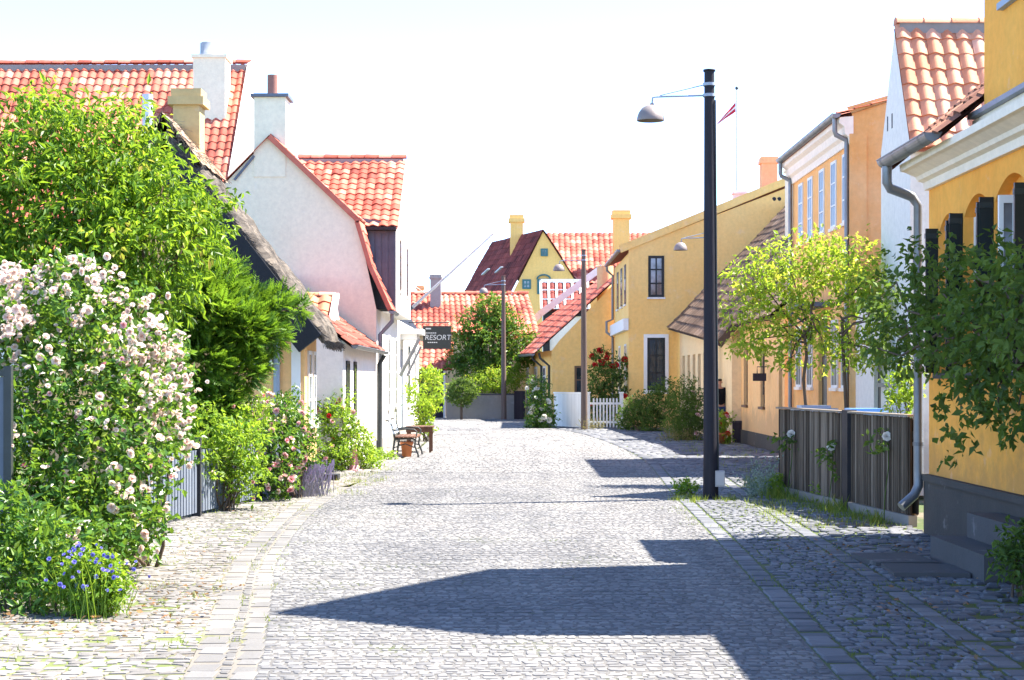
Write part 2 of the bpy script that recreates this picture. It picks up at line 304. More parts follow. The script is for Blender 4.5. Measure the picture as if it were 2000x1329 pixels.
def cobbles(mb, y0, y1, xa, xb, wmin, wmax, d, h, rng, rough=.12, base=True, tint=(.2,.8), rnd=.22, skip=0):
    y = y0
    if base:
        n = max(2, int((y1 - y0) / 1.0))
        for i in range(n):
            a = y0 + (y1-y0)*i/n; b = y0 + (y1-y0)*(i+1)/n
            mb.face([V((xa(a), a, 0)), V((xb(a), a, 0)), V((xb(b), b, 0)), V((xa(b), b, 0))], -1)
    while y < y1 - d * .5:
        dd = d * rng.uniform(.85, 1.2)
        x = xa(y) - rng.uniform(0, wmin*.4) * 0; xe = xb(y); ph = rng.uniform(0, 9)
        while x < xe - wmin * .5:
            ww = min(rng.uniform(wmin, wmax), xe - x); g = .005 + rng.random() * .006
            if rng.random() >= skip and ww > g * 3:
                j = lambda: rng.uniform(-rough, rough) * d
                wob = .25 * d * math.sin(x * 1.7 + ph)
                x0, x1_, ya, yb = x + g, x + ww - g, y + g + wob, y + dd - g + wob
                hh = h * rng.uniform(.7, 1.25); ins = min(ww, dd) * rnd
                P = [V((x0 + j()*.5, ya + j(), 0)), V((x1_ + j()*.5, ya + j(), 0)), V((x1_ + j()*.5, yb + j(), 0)), V((x0 + j()*.5, yb + j(), 0))]
                c = (P[0]+P[1]+P[2]+P[3]) / 4
                T = [p + (c - p).normalized() * ins + V((0, 0, hh + rng.uniform(-.15, .15) * h)) for p in P]
                S = [p + (c - p).normalized() * ins * .18 + V((0, 0, hh * .62)) for p in P]
                t = rng.uniform(*tint); i = len(mb.v)
                mb.v.extend([p + V((0,0,-.01)) for p in P]); mb.v.extend(S); mb.v.extend(T)
                for q in ((8,9,10,11),(4,5,9,8),(5,6,10,9),(6,7,11,10),(7,4,8,11),(0,1,5,4),(1,2,6,5),(2,3,7,6),(3,0,4,7)):
                    mb.f.append(tuple(i+k for k in q)); mb.t.append(t); mb.sm.append(rnd > .25)
            x += ww
        y += dd
rg = random.Random(4)
g = MB(); g.face([V((-1500,-200,-.06)), V((1500,-200,-.06)), V((1500,2500,-.06)), V((-1500,2500,-.06))], -1)
g.build('ground', M['soil'], kind='structure')
def lx(t, o=0): return lambda y: interp(t, y) + o
rd = MB()
cobbles(rd, 7.5, 30, lx(XL, -.06), lx(XR),   .05, .105, .076, .0055, rg, .24, tint=(.1,.9), rnd=.22)
cobbles(rd, 30, 40, lx(XL, -.06), lx(XR), .10, .16, .12, .012, rg, tint=(.25,.8))
cobbles(rd, 40, 74, lx(XL), lx(XR), .16, .28, .2, .016, rg, tint=(.25,.8))
rd.build('road', M['road'], kind='structure')
wk = MB()
cobbles(wk, 7.5, 30, lambda y: -5.0, lambda y: interp(XL, y) - .46 + .40*max(0, min(1, (y-24)/3)), .07, .17, .088, .008, rg, .33, tint=(.2,.9), rnd=.24, skip=.06)
cobbles(wk, 30, 58, lambda y: -3.2, lx(XL, -.06), .16, .3, .22, .03, rg, .2, tint=(.15,.9), rnd=.3)
wk.build('pavement', M['walk'], kind='structure')
kb = MB()
for o0, o1 in ((-.46, -.28), (-.20, -.06)):
    cobbles(kb, 7.5, 26, lx(XL, o0), lx(XL, o1), (o1-o0)*.97, (o1-o0), .24, .005, rg, .05, base=False, tint=(.3,.75), rnd=.06)
cobbles(kb, 7.5, 26, lx(XL, -.28), lx(XL, -.20), .07, .08, .1, .006, rg, .15, base=False, tint=(.1,.6), rnd=.2)
n = 40
for i in range(n):
    a = 7.5 + 18.5*i/n; b = 7.5 + 18.5*(i+1)/n
    kb.face([V((interp(XL,a)-.46, a, -.001)), V((interp(XL,a)-.06, a, -.001)), V((interp(XL,b)-.06, b, -.001)), V((interp(XL,b)-.46, b, -.001))], -1)
kb.build('kerb', M['slab'], kind='structure')
kr = MB()
for o0, o1 in ((0, .20), (.95, 1.13)):
    cobbles(kr, 7.5, 32, lx(XR, o0 + .01), lx(XR, o1 - .008), .23, .25, .19, .012, rg, .08, base=False, tint=(.15,.75), rnd=.1)
    cobbles(kr, 7.5, 32, lx(XR, o0), lx(XR, o1), 9, 9, 60, .01, rg)
kr.build('kerb', M['mossy'], kind='structure')
wr = MB()
cobbles(wr, 7.5, 32, lx(XR, .20), lx(XR, .95), .07, .14, .10, .014, rg, .2, tint=(.1,.8), rnd=.22, skip=.05)
cobbles(wr, 7.5, 32, lx(XR, 1.13), lx(XF), .08, .2, .11, .02, rg, .28, tint=(.05,.85), rnd=.25, skip=.2)
cobbles(wr, 32, 66, lx(XR), lx(XF), .16, .3, .22, .025, rg, .25, tint=(.05,.85), rnd=.3, skip=.1)
wr.build('pavement', M['mossy'], kind='structure')

# ------------------------------------------------------------------ building helpers
def wall_rect(mb, o, u, n, W, H, holes=(), depth=.14):
    """rectangular wall with real openings: holes (a,b,c,d[,rise]) along u and z"""
    o = V(o); u = V(u).normalized(); n = V(n).normalized(); z = V((0,0,1))
    us = sorted({0, W, *[x for h in holes for x in h[:2]]}); zs = sorted({0, H, *[x for h in holes for x in h[2:4]]})
    P = lambda a, c, k=0: o + u*a + z*c - n*k
    flip = u.cross(z).dot(n) < 0
    def q(pts): mb.face(pts[::-1] if flip else pts)
    for a, b in zip(us, us[1:]):
        for c, d in zip(zs, zs[1:]):
            if any(h[0] <= a+1e-6 and h[1] >= b-1e-6 and h[2] <= c+1e-6 and h[3] >= d-1e-6 for h in holes): continue
            q([P(a,c), P(b,c), P(b,d), P(a,d)])
    for h in holes:
        a, b, c, d = h[:4]; rise = h[4] if len(h) > 4 else 0; k = depth
        q([P(a,c), P(a,c,k), P(a,d-rise,k), P(a,d-rise)][::-1]); q([P(b,c), P(b,d-rise), P(b,d-rise,k), P(b,c,k)][::-1])
        q([P(a,c), P(b,c), P(b,c,k), P(a,c,k)][::-1])
        if rise:
            arc = [(a + (b-a)*i/10, d - rise + rise*math.sin(math.pi*i/10)**.8) for i in range(11)]
            for (x0, z0), (x1, z1) in zip(arc, arc[1:]):
                q([P(x0,z0), P(x1,z1), P(x1,d), P(x0,d)]); q([P(x0,z0), P(x0,z0,k*.7), P(x1,z1,k*.7), P(x1,z1)])
                q([P(x0,d-rise,k*.7), P(x1,d-rise,k*.7), P(x1,z1,k*.7), P(x0,z0,k*.7)])
        else: q([P(a,d), P(b,d), P(b,d,k), P(a,d,k)])

def window(parent, o, u, n, hole, depth=.1, fw=.05, cols=2, rows=3, frame='white_paint', pane='glass', sill=None, surround=None, name='window'):
    o = V(o); u = V(u).normalized(); n = V(n).normalized(); z = V((0,0,1)); a, b, c, d = hole[:4]
    if len(hole) > 4: d -= hole[4]
    flush = -.02 < depth <= .06; f = MB(); B = o - n*(0 if flush else depth)
    th = .05
    def bar(x0, x1, z0, z1, k=0): f.obox(B + u*x0 + z*z0 - n*(th*.5) + n*k, u*(x1-x0), n*th, z*(z1-z0), .5)
    bar(a, a+fw, c, d); bar(b-fw, b, c, d); bar(a+fw, b-fw, c, c+fw); bar(a+fw, b-fw, d-fw, d)
    mw = fw * .55
    for i in range(1, cols):
        x = a + (b-a)*i/cols; bar(x-mw/2, x+mw/2, c+fw, d-fw, -.002)
    for i in range(1, rows):
        y = c + (d-c)*i/rows; bar(a+fw, b-fw, y-mw/2, y+mw/2, .004)
    if surround:
        s = surround; sur = MB()
        for (x0, x1, z0, z1) in ((a-s, a, c-s, d+s), (b, b+s, c-s, d+s), (a, b, c-s, c), (a, b, d, d+s)):
            sur.obox(o + u*x0 + z*z0 + n*.003, u*(x1-x0), n*.03, z*(z1-z0), .8)
    w_ = f.build(name, M[frame], parent)
    if surround: sur.build('surround', M['white_paint'], w_)
    p = MB(); p.obox(B + u*(a+fw*.6) + z*(c+fw*.6) + n*(.012 if flush else -.02), u*(b-a-fw*1.2), n*.008, z*(d-c-fw*1.2)); p.build('pane', M[pane], w_)
    if sill:
        s = MB(); s.obox(o + u*(a-.04) + z*(c-.06) - n*.06, u*(b-a+.08), n*(.06+.06), z*.06); s.build('sill', M[sill], w_)
    return w_

def pantiles(mb, e0, e1, r1, r0, tw=.22, tl=.26, amp=.035, rng=None, seg=6, lip=.022):
    """tiled slope between eave e0-e1 and ridge r0-r1, each tile modelled with its roll and lower lip"""
    rng = rng or random.Random(1); e0, e1, r1, r0 = map(V, (e0, e1, r1, r0))
    mb.face([p - V((0,0,.05)) for p in (e0, e1, r1, r0)], 0.0)
    nc = max(1, round((e1-e0).length / tw)); nr = max(1, round(((r0-e0).length + (r1-e1).length) / 2 / tl))
    nrm = (e1-e0).cross(r0-e0).normalized()
    if nrm.z < 0: nrm = -nrm
    def P(s, t):
        q = (e0*(1-s) + e1*s)*(1-t) + (r0*(1-s) + r1*s)*t
        return q + nrm*(.05*noise.noise(q*.55) + .012*noise.noise(q*2.3))
    prof = [amp*(.5 - .5*math.cos(2*math.pi*((k/seg)**.8))) for k in range(seg+1)]
    for j in range(nr):
        for i in range(nc):
            q_ = e0 + (e1-e0)*(i/nc) + (r0-e0)*(j/nr); t = min(1, max(0, rng.gauss(.5, .16) + .45*noise.noise(q_*.8))); jit = rng.uniform(-.007, .007)
            lo = []; up = []; un = []
            for k in range(seg+1):
                s = (i + k/seg) / nc
                lo.append(P(s, j/nr) + nrm*(prof[k] + lip + jit)); up.append(P(s, min(1, (j+1.02)/nr)) + nrm*(prof[k] + jit)); un.append(P(s, j/nr) + nrm*(prof[k]*.9 - .012))
            i0 = len(mb.v); mb.v.extend(lo + up)
            for k in range(seg):
                mb.f.append((i0+k, i0+k+1, i0+seg+2+k, i0+seg+1+k)); mb.t.append(t); mb.sm.append(True)
            i0 = len(mb.v); mb.v.extend(un + lo)
            for k in range(seg):
                mb.f.append((i0+k, i0+k+1, i0+seg+2+k, i0+seg+1+k)); mb.t.append(t*.7); mb.sm.append(False)
def ridge_tiles(mb, a, b, r=.11, step=.34, rng=None):
    rng = rng or random.Random(3); a = V(a); b = V(b); n = max(1, round((b-a).length/step)); d = (b-a)/n; dn = d.normalized(); sd_ = dn.cross(V((0,0,1))).normalized()
    for i in range(n):
        t = min(1, max(0, rng.gauss(.5,.2))); p = a + d*i; q = a + d*(i+1.04)
        ring = []
        for pt, rr in ((p, r*1.08), (q, r*.94)):
            ring.append([pt + (sd_*math.cos(x) + V((0,0,1))*math.sin(x)*.8) * rr - V((0,0,.03)) for x in [math.pi*k/6 for k in range(7)]])
        i0 = len(mb.v); mb.v.extend(ring[0] + ring[1])
        for k in range(6): mb.f.append((i0+k, i0+k+1, i0+8+k, i0+7+k)); mb.t.append(t); mb.sm.append(True)
        mb.face(ring[0], t*.6)
def chimney(parent, c, wx, wy, z0, z1, mat, cap=.08, capmat=None, flare=.05, name='chimney'):
    m = MB(); x, y = c
    m.box(x-wx/2, x+wx/2, y-wy/2, y+wy/2, z0, z1 - cap*2)
    m.box(x-wx/2-flare, x+wx/2+flare, y-wy/2-flare, y+wy/2+flare, z1 - cap*2, z1 - cap)
    m.box(x-wx/2-flare*.4, x+wx/2+flare*.4, y-wy/2-flare*.4, y+wy/2+flare*.4, z1 - cap, z1)
    return m.build(name, M[mat], parent)
def gutter(parent, a, b, r=.07, mat='zinc', bands=.55, name='gutter'):
    a = V(a); b = V(b); m = MB(); d = (b-a).normalized(); s = d.cross(V((0,0,1))).normalized(); L = (b-a).length
    def ring(p, rr): return [p + (s*math.cos(q) + V((0,0,1))*math.sin(q))*rr for q in [math.pi + math.pi*k/10 for k in range(11)]]
    for r_, fl in ((r, 1), (r*.93, -1)):
        A, B_ = ring(a, r_), ring(b, r_)
        for k in range(10): m.face([A[k], A[k+1], B_[k+1], B_[k]], .5, True)
    m.face(ring(a, r)); m.face(ring(b, r))
    k = bands/2
    while k < L:
        p = a + d*k; A = ring(p - d*.012, r*1.07); B_ = ring(p + d*.012, r*1.07)
        for q in range(10): m.face([A[q], A[q+1], B_[q+1], B_[q]], .25, True)
        k += bands
    m.tube([a + s*r*.98, b + s*r*.98], .009, 6); m.tube([a - s*r*.98, b - s*r*.98], .009, 6)
    return m.build(name, M[mat], parent)
def pipe(parent, pts, r=.045, mat='zinc', name='downpipe', collars=()):
    m = MB(); m.tube(pts, r, 12)
    for i, j, f in collars:
        p = V(pts[i])*(1-f) + V(pts[j])*f; d = (V(pts[j])-V(pts[i])).normalized(); m.tube([p - d*.02, p + d*.02], r*1.15, 12, .2)
    return m.build(name, M[mat], parent)
UX, UY, UZ = V((1,0,0)), V((0,1,0)), V((0,0,1))

# ================================================================== RIGHT SIDE
# ------------------------------------------------------------------ ochre house in front on the right
h = thing('townhouse', 'ochre house with arched shuttered windows, dark plinth and white cornice beside the stone steps', 'house', (4.43, 18, 0))
WX = 4.43; YF = 17.95
o = V((WX, 2.5, 0)); Lw = YF - 2.5
hl = lambda ya, yb, c, d, r=0: (ya-2.5, yb-2.5, c, d, r)
win_holes = [hl(16.72, 17.52, 1.72, 3.34, .16), hl(15.62, 16.56, 1.72, 3.42, .18), hl(14.45, 15.5, 1.72, 3.48, .2), hl(10.6,11.6,1.72,3.48,.2), hl(8.6,9.6,1.72,3.48,.2)]
door_hole = hl(12.9, 13.9, .62, 3.2, .0)
wl = MB()
wall_rect(wl, o, UY, -UX, Lw, 3.70, [*win_holes, door_hole], .16)
DW0, DW1, DE, DA, DYA = 12.2, 15.85, 6.75, 8.95, 13.5    # dormer: near wall, far wall, eave, apex height, apex position
fu = 14.1 - 2.5; 
wall_rect(wl, V((WX, DW0, 4.12)), UY, -UX, DW1-DW0, DE-4.12, [(2.05, 3.0, .92, 2.0)], .12)
wl.face([V((WX, DW0, DE)), V((WX, DYA, DA)), V((WX, DW1, DE))])
for y in (DW0, DW1): wl.face([V((WX, y, 4.0)), V((WX+3.2, y, 4.0)), V((WX+3.2, y, DE)), V((WX, y, DE))])
wl.face([V((WX, YF, 0)), V((10.4, YF, 0)), V((10.4, YF, 3.9)), V((7.4, YF, 6.7)), V((WX, YF, 3.9))])
wl.face([V((WX, 2.5, 0)), V((10.4, 2.5, 0)), V((10.4, 2.5, 3.9)), V((7.4, 2.5, 6.7)), V((WX, 2.5, 3.9))])
wl.face([V((10.4, 2.5, 0)), V((10.4, YF, 0)), V((10.4, YF, 3.9)), V((10.4, 2.5, 3.9))])
wl.build('wall', M['orange'], h)
for i, q in enumerate(win_holes):
    window(h, o, UY, -UX, q, .12, .06, 2, 3, 'white_paint', 'glass', 'stone')
    for y, r_ in ((q[0]+2.5-.05, .15), (q[1]+2.5+.05, .13)):
        s = MB(); c_, d_ = q[2], q[3] - q[4]*.75
        s.box(WX-r_, WX-.004, y-.018, y+.018, c_, d_, .4)
        for zz in (c_+.06, (c_+d_)/2, d_-.1): s.box(WX-r_-.006, WX-.006, y-.026, y+.026, zz, zz+.05, .9)
        s.box(WX-r_-.03, WX-r_, y-.03, y+.03, (c_+d_)/2+.2, (c_+d_)/2+.25, .2)
        s.build('shutter', M['dark_paint'], h)
cm = MB(); y = 14.83                                                 # pale casement leaf standing open
for z0, z1 in ((1.78,1.85),(3.2,3.27),(2.5,2.54)): cm.box(WX-.16, WX-.005, y-.02, y+.02, z0, z1, .8)
cm.box(WX-.16, WX-.12, y-.02, y+.02, 1.85, 3.2, .8); cm.box(WX-.04, WX-.005, y-.02, y+.02, 1.85, 3.2, .8)
cs = cm.build('casement', M['white_paint'], h)
cp = MB(); cp.box(WX-.12, WX-.04, y-.006, y+.006, 1.85, 3.2); cp.build('pane', M['glass_pale'], cs)  # pale pane tone stands in for reflected sky
window(h, V((WX, DW0, 4.12)), UY, -UX, (2.05, 3.0, .92, 2.0), .08, .06, 2, 2, 'blue_grey', 'glass', 'blue_grey')
dr = MB(); dr.box(WX+.10, WX+.15, 12.92, 13.88, .63, 3.19)
for z0, z1 in ((.8,1.6),(1.75,2.9)): dr.box(WX+.075, WX+.10, 13.05, 13.75, z0, z1, .9)
door = dr.build('door', M['dark_paint'], h)
hd = MB(); hd.tube([V((WX+.03,13.1,1.65)), V((WX+.03,13.22,1.65))], .012); hd.build('handle', M['zinc'], door)
pl = MB(); pl.box(WX-.05, WX+.1, 2.5, YF+.03, -.03, .58); pl.box(WX-.075, WX+.1, 2.5, YF+.045, .58, .65); pl.build('plinth', M['plinth'], h)
# cornice: coved profile run along the eaves
cn = MB(); prof = [(WX+.02,3.66),(WX-.05,3.66),(WX-.06,3.74),(WX-.12,3.76),(WX-.14,3.80),(WX-.25,3.85),(WX-.30,3.86),(WX-.31,3.93),(WX+.02,3.95)]
for y0, y1 in ((2.5, YF+.02),):
    A = [V((x, y0, z)) for x, z in prof]; B_ = [V((x, y1, z)) for x, z in prof]
    for k in range(len(prof)-1): cn.face([A[k], B_[k], B_[k+1], A[k+1]])
    cn.face(A); cn.face(B_[::-1])
cn.box(WX-.03, WX+.05, DW0-.05, DW1+.3, 3.952, 4.12); cn.build('cornice', M['cornice'], h)
dl = MB(); dl.box(WX-.10, WX+.02, DW0-.05, DW1+.22, 4.122, 4.17); dl.build('drip_ledge', M['zinc'], h)
rf = MB()
for ra, rb_ in ((2.4, DW0-.02), (DW1+.02, YF+.1)):
    pantiles(rf, (WX-.42, ra, 3.96), (WX-.42, rb_, 3.96), (7.4, rb_, 6.80), (7.4, ra, 6.80), .24, .28, .04, random.Random(8))
    rf.face([V((WX-.40, ra, 3.95)), V((WX-.40, rb_, 3.95)), V((7.4, rb_, 6.74)), V((7.4, ra, 6.74))], .3)
rf.face([V((7.4, 2.4, 6.8)), V((7.4, YF+.1, 6.8)), V((10.7, YF+.1, 3.8)), V((10.7, 2.4, 3.8))], .4)
rf.beam((WX-.40, YF+.08, 3.93), (7.4, YF+.08, 6.74), .06, .1, .1)
roof = rf.build('roof', M['tile_old'], h)
dm = MB()
pantiles(dm, (WX-.22, DW0-.1, DE-.06), (8, DW0-.1, DE-.06), (8, DYA, DA+.06), (WX-.22, DYA, DA+.06), .24, .28)
pantiles(dm, (WX-.22, DW1+.0, DE-.06), (8, DW1+.0, DE-.06), (8, DYA, DA+.06), (WX-.22, DYA, DA+.06), .24, .28)
for ye in (DW0-.1, DW1): dm.beam((WX-.2, ye, DE-.1), (WX-.2, DYA, DA+.02), .08, .14, .2, (1,0,0))
dm.build('dormer_roof', M['tile_red'], h)
gutter(h, (WX-.45, 15.98, 3.99), (WX-.45, YF+.1, 3.99), .085)
gutter(h, (WX-.45, 2.4, 3.99), (WX-.45, DW0-.15, 3.99), .085)
pipe(h, [(WX-.45, YF-.02, 3.92),(WX-.45, YF-.02, 3.74),(WX-.42, YF-.02, 3.68),(WX-.17, YF+.05, 3.60),(WX-.10, YF+.05, 3.5),(WX-.10, YF+.05, .62),(WX-.10, YF+.05, .52),(WX-.15, YF+.03, .42),(WX-.30, YF-.02, .30)], .052, collars=((5,4,.12),(5,4,.45),(5,4,.8)))

# steps
st = thing('doorstep', 'grey granite doorstep blocks climbing to the ochre house door', 'steps', (4.1, 14.5, 0))
s = MB(); s.box(3.80, 4.36, 13.6, 15.35, -.02, .235, .5); s.build('step', M['stone'], st)
s = MB(); s.box(4.08, 4.36, 13.3, 15.15, .239, .46, .5); s.build('step', M['stone'], st)
for (x0,x1,y0,y1,r_) in ((3.18,3.74,14.75,15.55,.06),(3.16,3.78,13.98,14.70,-.05)):
    s = MB(); s.obox(V((x0,y0,.0)), V((x1-x0, r_, 0)), V((-r_, y1-y0, 0)), V((0,0,.055)))
    tag(s.build('paving_slab', M['stone']), 'flat grey slab at the foot of the steps, ' + ('farther of the pair' if y0 > 14.5 else 'nearer of the pair'), 'slab', 'slabs at the foot of the steps')

# ------------------------------------------------------------------ board fence
fe = thing('board_fence', 'grey weathered board fence with a black post beside the ochre house', 'fence', (4.18, 21.6, 0))
A, B_ = V((3.84, 24.3, 0)), V((4.30, 18.35, 0)); B_ = V((4.47, 18.9, 0)); d = B_ - A; L = d.length; d.normalize(); nn = V((-d.y, d.x, 0))
if nn.x > 0: nn = -nn
rf_ = random.Random(12)
for s0, s1 in ((0, L*.555), (L*.605, L)):
    m = MB(); x = s0
    while x < s1:
        ww = rf_.uniform(.055, .08); tp = 1.225 + rf_.uniform(-.006, .006)
        if x + ww > s1: break
        m.obox(A + d*x + UZ*.13 + nn*rf_.uniform(0, .008), d*(ww-.014), -nn*.022, UZ*(tp-.13), rf_.uniform(.0, .8))
        x += ww
    m.obox(A + d*s0 + UZ*.14 - nn*.075, d*(s1-s0), -nn*.01, UZ*1.06, -.6)
    for zz in (.32, .98): m.obox(A + d*s0 + UZ*zz - nn*.03, d*(s1-s0), -nn*.045, UZ*.09, .3)
    m.obox(A + d*s0 + UZ*1.235 - nn*.05, d*(s1-s0), nn*.10, UZ*.025, .95)
    m.build('board_panel', M['fence_wood'], fe)
m = MB(); m.obox(A + d*(L*.56) + nn*.04, d*(L*.04), -nn*.12, UZ*1.27); m.build('post', M['tar'], fe)
m = MB(); m.obox(A + nn*.035, d*L, -nn*.10, UZ*.125); m.build('base', M['concrete'], fe)
for k, (px_, Y_, nm) in enumerate(((1590, 25.6, 'lid of a pale blue bin showing over the left end of the fence'), (1688, 23.0, 'lid of a deeper blue bin showing over the fence near the downpipe'))):
    b_ = thing('wheelie_bin', nm, 'bin', (gx(px_, Y_), Y_, 0), 'bins behind the board fence')
    X_ = gx(px_, Y_); m = MB(); m.box(X_-.27, X_+.27, Y_-.3, Y_+.3, .06, 1.16); m.tube([V((X_-.3,Y_+.3,.1)), V((X_+.3,Y_+.3,.1))], .1, 12); m.build('body', M['blue_plastic'], b_)
    m = MB(); m.box(X_-.30, X_+.30, Y_-.34, Y_+.33, 1.165, 1.22, .9); m.box(X_-.22, X_+.22, Y_-.2, Y_+.25, 1.22, 1.26, .9); m.build('lid', M['blue_plastic' if k else 'blue_grey'], b_)

# ------------------------------------------------------------------ white gabled house
h = thing('gabled_house', 'white house with a steep pale red roof and its blank gable to the street', 'house', (5.67, 25, 0))
gX = 5.67; Yr, zr, ye, ze = 25.0, 6.86, 24.05, 5.15
wl = MB(); holes = [(y-ye-.21, y-ye+.21, 1.6, 2.6) for y in (24.6, 25.2, 25.75)]
yb_ = 25.95; zb_ = zr - (yb_-Yr)*(zr-ze)/(Yr-ye)
wall_rect(wl, (gX, ye, 0), UY, -UX, yb_-ye, ze, holes, .12)
wl.face([V((gX, ye, ze)), V((gX, Yr, zr)), V((gX, yb_, zb_)), V((gX, yb_, ze))])
for y in (ye, yb_): wl.face([V((gX, y, 0)), V((13, y, 0)), V((13, y, ze if y == ye else zb_)), V((gX, y, ze if y == ye else zb_))])
wl.build('wall', M['cool_white'], h)
for q in holes: window(h, (gX, ye, 0), UY, -UX, q, .07, .04, 1, 2, 'white_paint', 'glass_pale', 'concrete')
for y in (25.2, 25.5): vt = MB(); vt.box(gX-.004, gX+.05, y-.03, y+.03, 5.4, 5.62); vt.build('vent', M['tar'], h)
rf = MB(); pantiles(rf, (gX-.02, ye-.12, ze-.22), (13, ye-.12, ze-.22), (13, Yr, zr+.03), (gX-.02, Yr, zr+.03), .225, .27, .045, random.Random(5), 8)
rf.face([V((gX, Yr, zr)), V((13, Yr, zr)), V((13, yb_+.06, zb_-.1)), V((gX, yb_+.06, zb_-.1))], .5)
roof = rf.build('roof', M['tile_pale'], h)
r_ = MB(); ridge_tiles(r_, (gX, Yr, zr+.08), (13, Yr, zr+.08), .12, .4); r_.build('ridge', M['tile_pale'], roof)
mo = MB(); mo.box(gX+.05, 13, Yr-.10, Yr-.03, zr-.10, zr+.05); mo.build('mortar', M['ridge_grey'], roof)
wg = thing('lean_to', 'low white lean-to filling the gap beside the apricot house', 'outbuilding', (6, 27.5, 0))
m = MB(); wall_rect(m, (6.0, 26.3, 0), UY, -UX, 3.2, 3.2, [(.9, 1.7, .05, 2.1)], .1); m.build('wall', M['cool_white'], wg)
m = MB(); pantiles(m, (5.85, 26.25, 3.1), (5.85, 29.45, 3.1), (9, 29.45, 4.7), (9, 26.25, 4.7), .24, .28); m.build('roof', M['tile_brown'], wg)
m = MB(); m.box(6.06, 6.1, 27.22, 27.98, .06, 2.09); m.build('door', M['dark_paint'], wg)

# ------------------------------------------------------------------ apricot two-storey house
h = thing('townhouse', 'apricot two-storey house with five tall upper windows and a cream cornice', 'house', (5.95, 30, 0))
wX = 5.95; y0, y1 = 29.56, 35.8
wl = MB(); Yw = [34.75, 33.65, 32.4, 31.2, 30.1]
holes = [(y-.25-y0, y+.25-y0, 4.45, 5.68) for y in Yw] + [(y-.3-y0, y+.3-y0, 1.5, 2.75) for y in (35.0, 33.7, 31.1, 30.15)] + [(2.35, 3.25, .1, 2.9)]
wall_rect(wl, (wX, y0, 0), UY, -UX, y1-y0, 6.0, holes, .12)
wl.face([V((wX, y1, 0)), V((11.5, y1, 0)), V((11.5, y1, 7.6)), V((wX, y1, 6.2))])
wl.build('wall', M['apricot'], h)
m = MB(); m.face([V((wX, y0, 0)), V((wX, y0, 6.3)), V((wX-.1, y0, 6.42)), V((9.5, y0, 7.45)), V((11.5, y0, 7.0)), V((11.5, y0, 0))][::-1])
m.box(wX-.05, wX+.25, y0-.03, y0-.004, 0, 5.95); m.build('gable_wall', M['apricot_end'], h)
for i, q in enumerate(holes[:9]): window(h, (wX, y0, 0), UY, -UX, q, .06, .05, 2, 3 if i < 5 else 2, 'white_paint', 'glass_dull', 'cornice')
dr = MB(); dr.box(wX+.07, wX+.12, y0+2.37, y0+3.23, .12, 2.88); dr.build('door', M['black_frame'], h)
m = MB(); m.box(wX-.55, wX-.005, y0+1.9, y0+3.7, 3.02, 3.10); m.beam((wX-.5, y0+2.0, 3.0), (wX-.01, y0+2.0, 2.6), .04, .04); m.beam((wX-.5, y0+3.6, 3.0), (wX-.01, y0+3.6, 2.6), .04, .04); m.build('door_canopy', M['slate'], h)
m = MB(); prof = [(wX+.02,5.78),(wX-.04,5.78),(wX-.06,5.90),(wX-.12,5.95),(wX-.14,6.08),(wX-.22,6.14),(wX-.22,6.24),(wX+.02,6.26)]
A = [V((x, y0-.02, z)) for x, z in prof]; B2 = [V((x, y1, z)) for x, z in prof]
for k in range(len(prof)-1): m.face([A[k], B2[k], B2[k+1], A[k+1]])
m.face(A); m.face(B2[::-1]); m.build('cornice', M['cornice'], h)
m = MB(); pantiles(m, (wX-.25, y0-.05, 6.28), (wX-.25, y1, 6.28), (9.5, y1, 7.5), (9.5, y0-.05, 7.5), .25, .3); m.face([V((9.5,y0-.05,7.5)), V((9.5,y1,7.5)), V((12,y1,6.8)), V((12,y0-.05,6.8))]); m.build('roof', M['tile_red'], h)
gutter(h, (wX-.28, y0-.05, 6.30), (wX-.28, y1, 6.30), .075)
for y in (y0+.12, y1-.1): pipe(h, [(wX-.28,y,6.24),(wX-.28,y,6.02),(wX-.26,y,5.95),(wX-.08,y,5.86),(wX-.07,y,5.75),(wX-.07,y,.1)], .045)

# ------------------------------------------------------------------ peach cottage and pale yellow cottage under brown tiles
h = thing('cottage', 'peach low cottage with tall narrow brown windows and a black base', 'cottage', (6.0, 40, 0))
pX, y0, y1 = 6.0, 37.2, 44.2
wl = MB(); holes = [(6000 and (a-y0), b-y0, c, d) for a, b, c, d in ((43.0, 43.75, 1.0, 2.62), (40.1, 40.8, 1.0, 2.5), (37.5, 38.0, .2, 2.4))]
wall_rect(wl, (pX, y0, .35), UY, -UX, y1-y0, 2.85, [(a, b, c-.35 if c > .35 else 0.01, d-.35) for a, b, c, d in holes], .15)
wl.face([V((pX, y0, 0)), V((10, y0, 0)), V((10, y0, 7)), V((pX, y0, 3.2))]); wl.build('wall', M['peach'], h)
m = MB(); m.box(pX-.03, pX+.1, y0, y1, -.02, .35); m.build('plinth', M['plinth'], h)
for q in holes[:2]: window(h, (pX, y0, 0), UY, -UX, q, .1, .07, 1, 3, 'brown_wood', 'glass', 'brown_wood')
m = MB(); m.box(pX+.08, pX+.12, y0+.31, y0+.79, .37, 2.39); m.build('door', M['brown_wood'], h)
m = MB(); pantiles(m, (pX-.3, y0-.1, 3.05), (pX-.3, y1, 3.05), (9.8, y1, 6.9), (9.8, y0-.1, 6.9), .25, .3); m.build('roof', M['tile_brown'], h)
sg = thing('wall_sign', 'small dark hanging sign on the peach cottage wall', 'sign', (5.8, 39.4, 1.9))
m = MB(); m.box(5.62, 5.93, 39.4, 39.44, 1.62, 1.80); m.build('board', M['timber'], sg)
m = MB(); m.tube([V((5.99,39.42,1.95)), V((5.72,39.42,1.95)), V((5.72,39.42,1.8))], .012, 6); m.tube([V((5.86,39.42,2.3)), V((5.86,39.42,1.3))], .012, 6); m.build('bracket', M['iron'], sg)

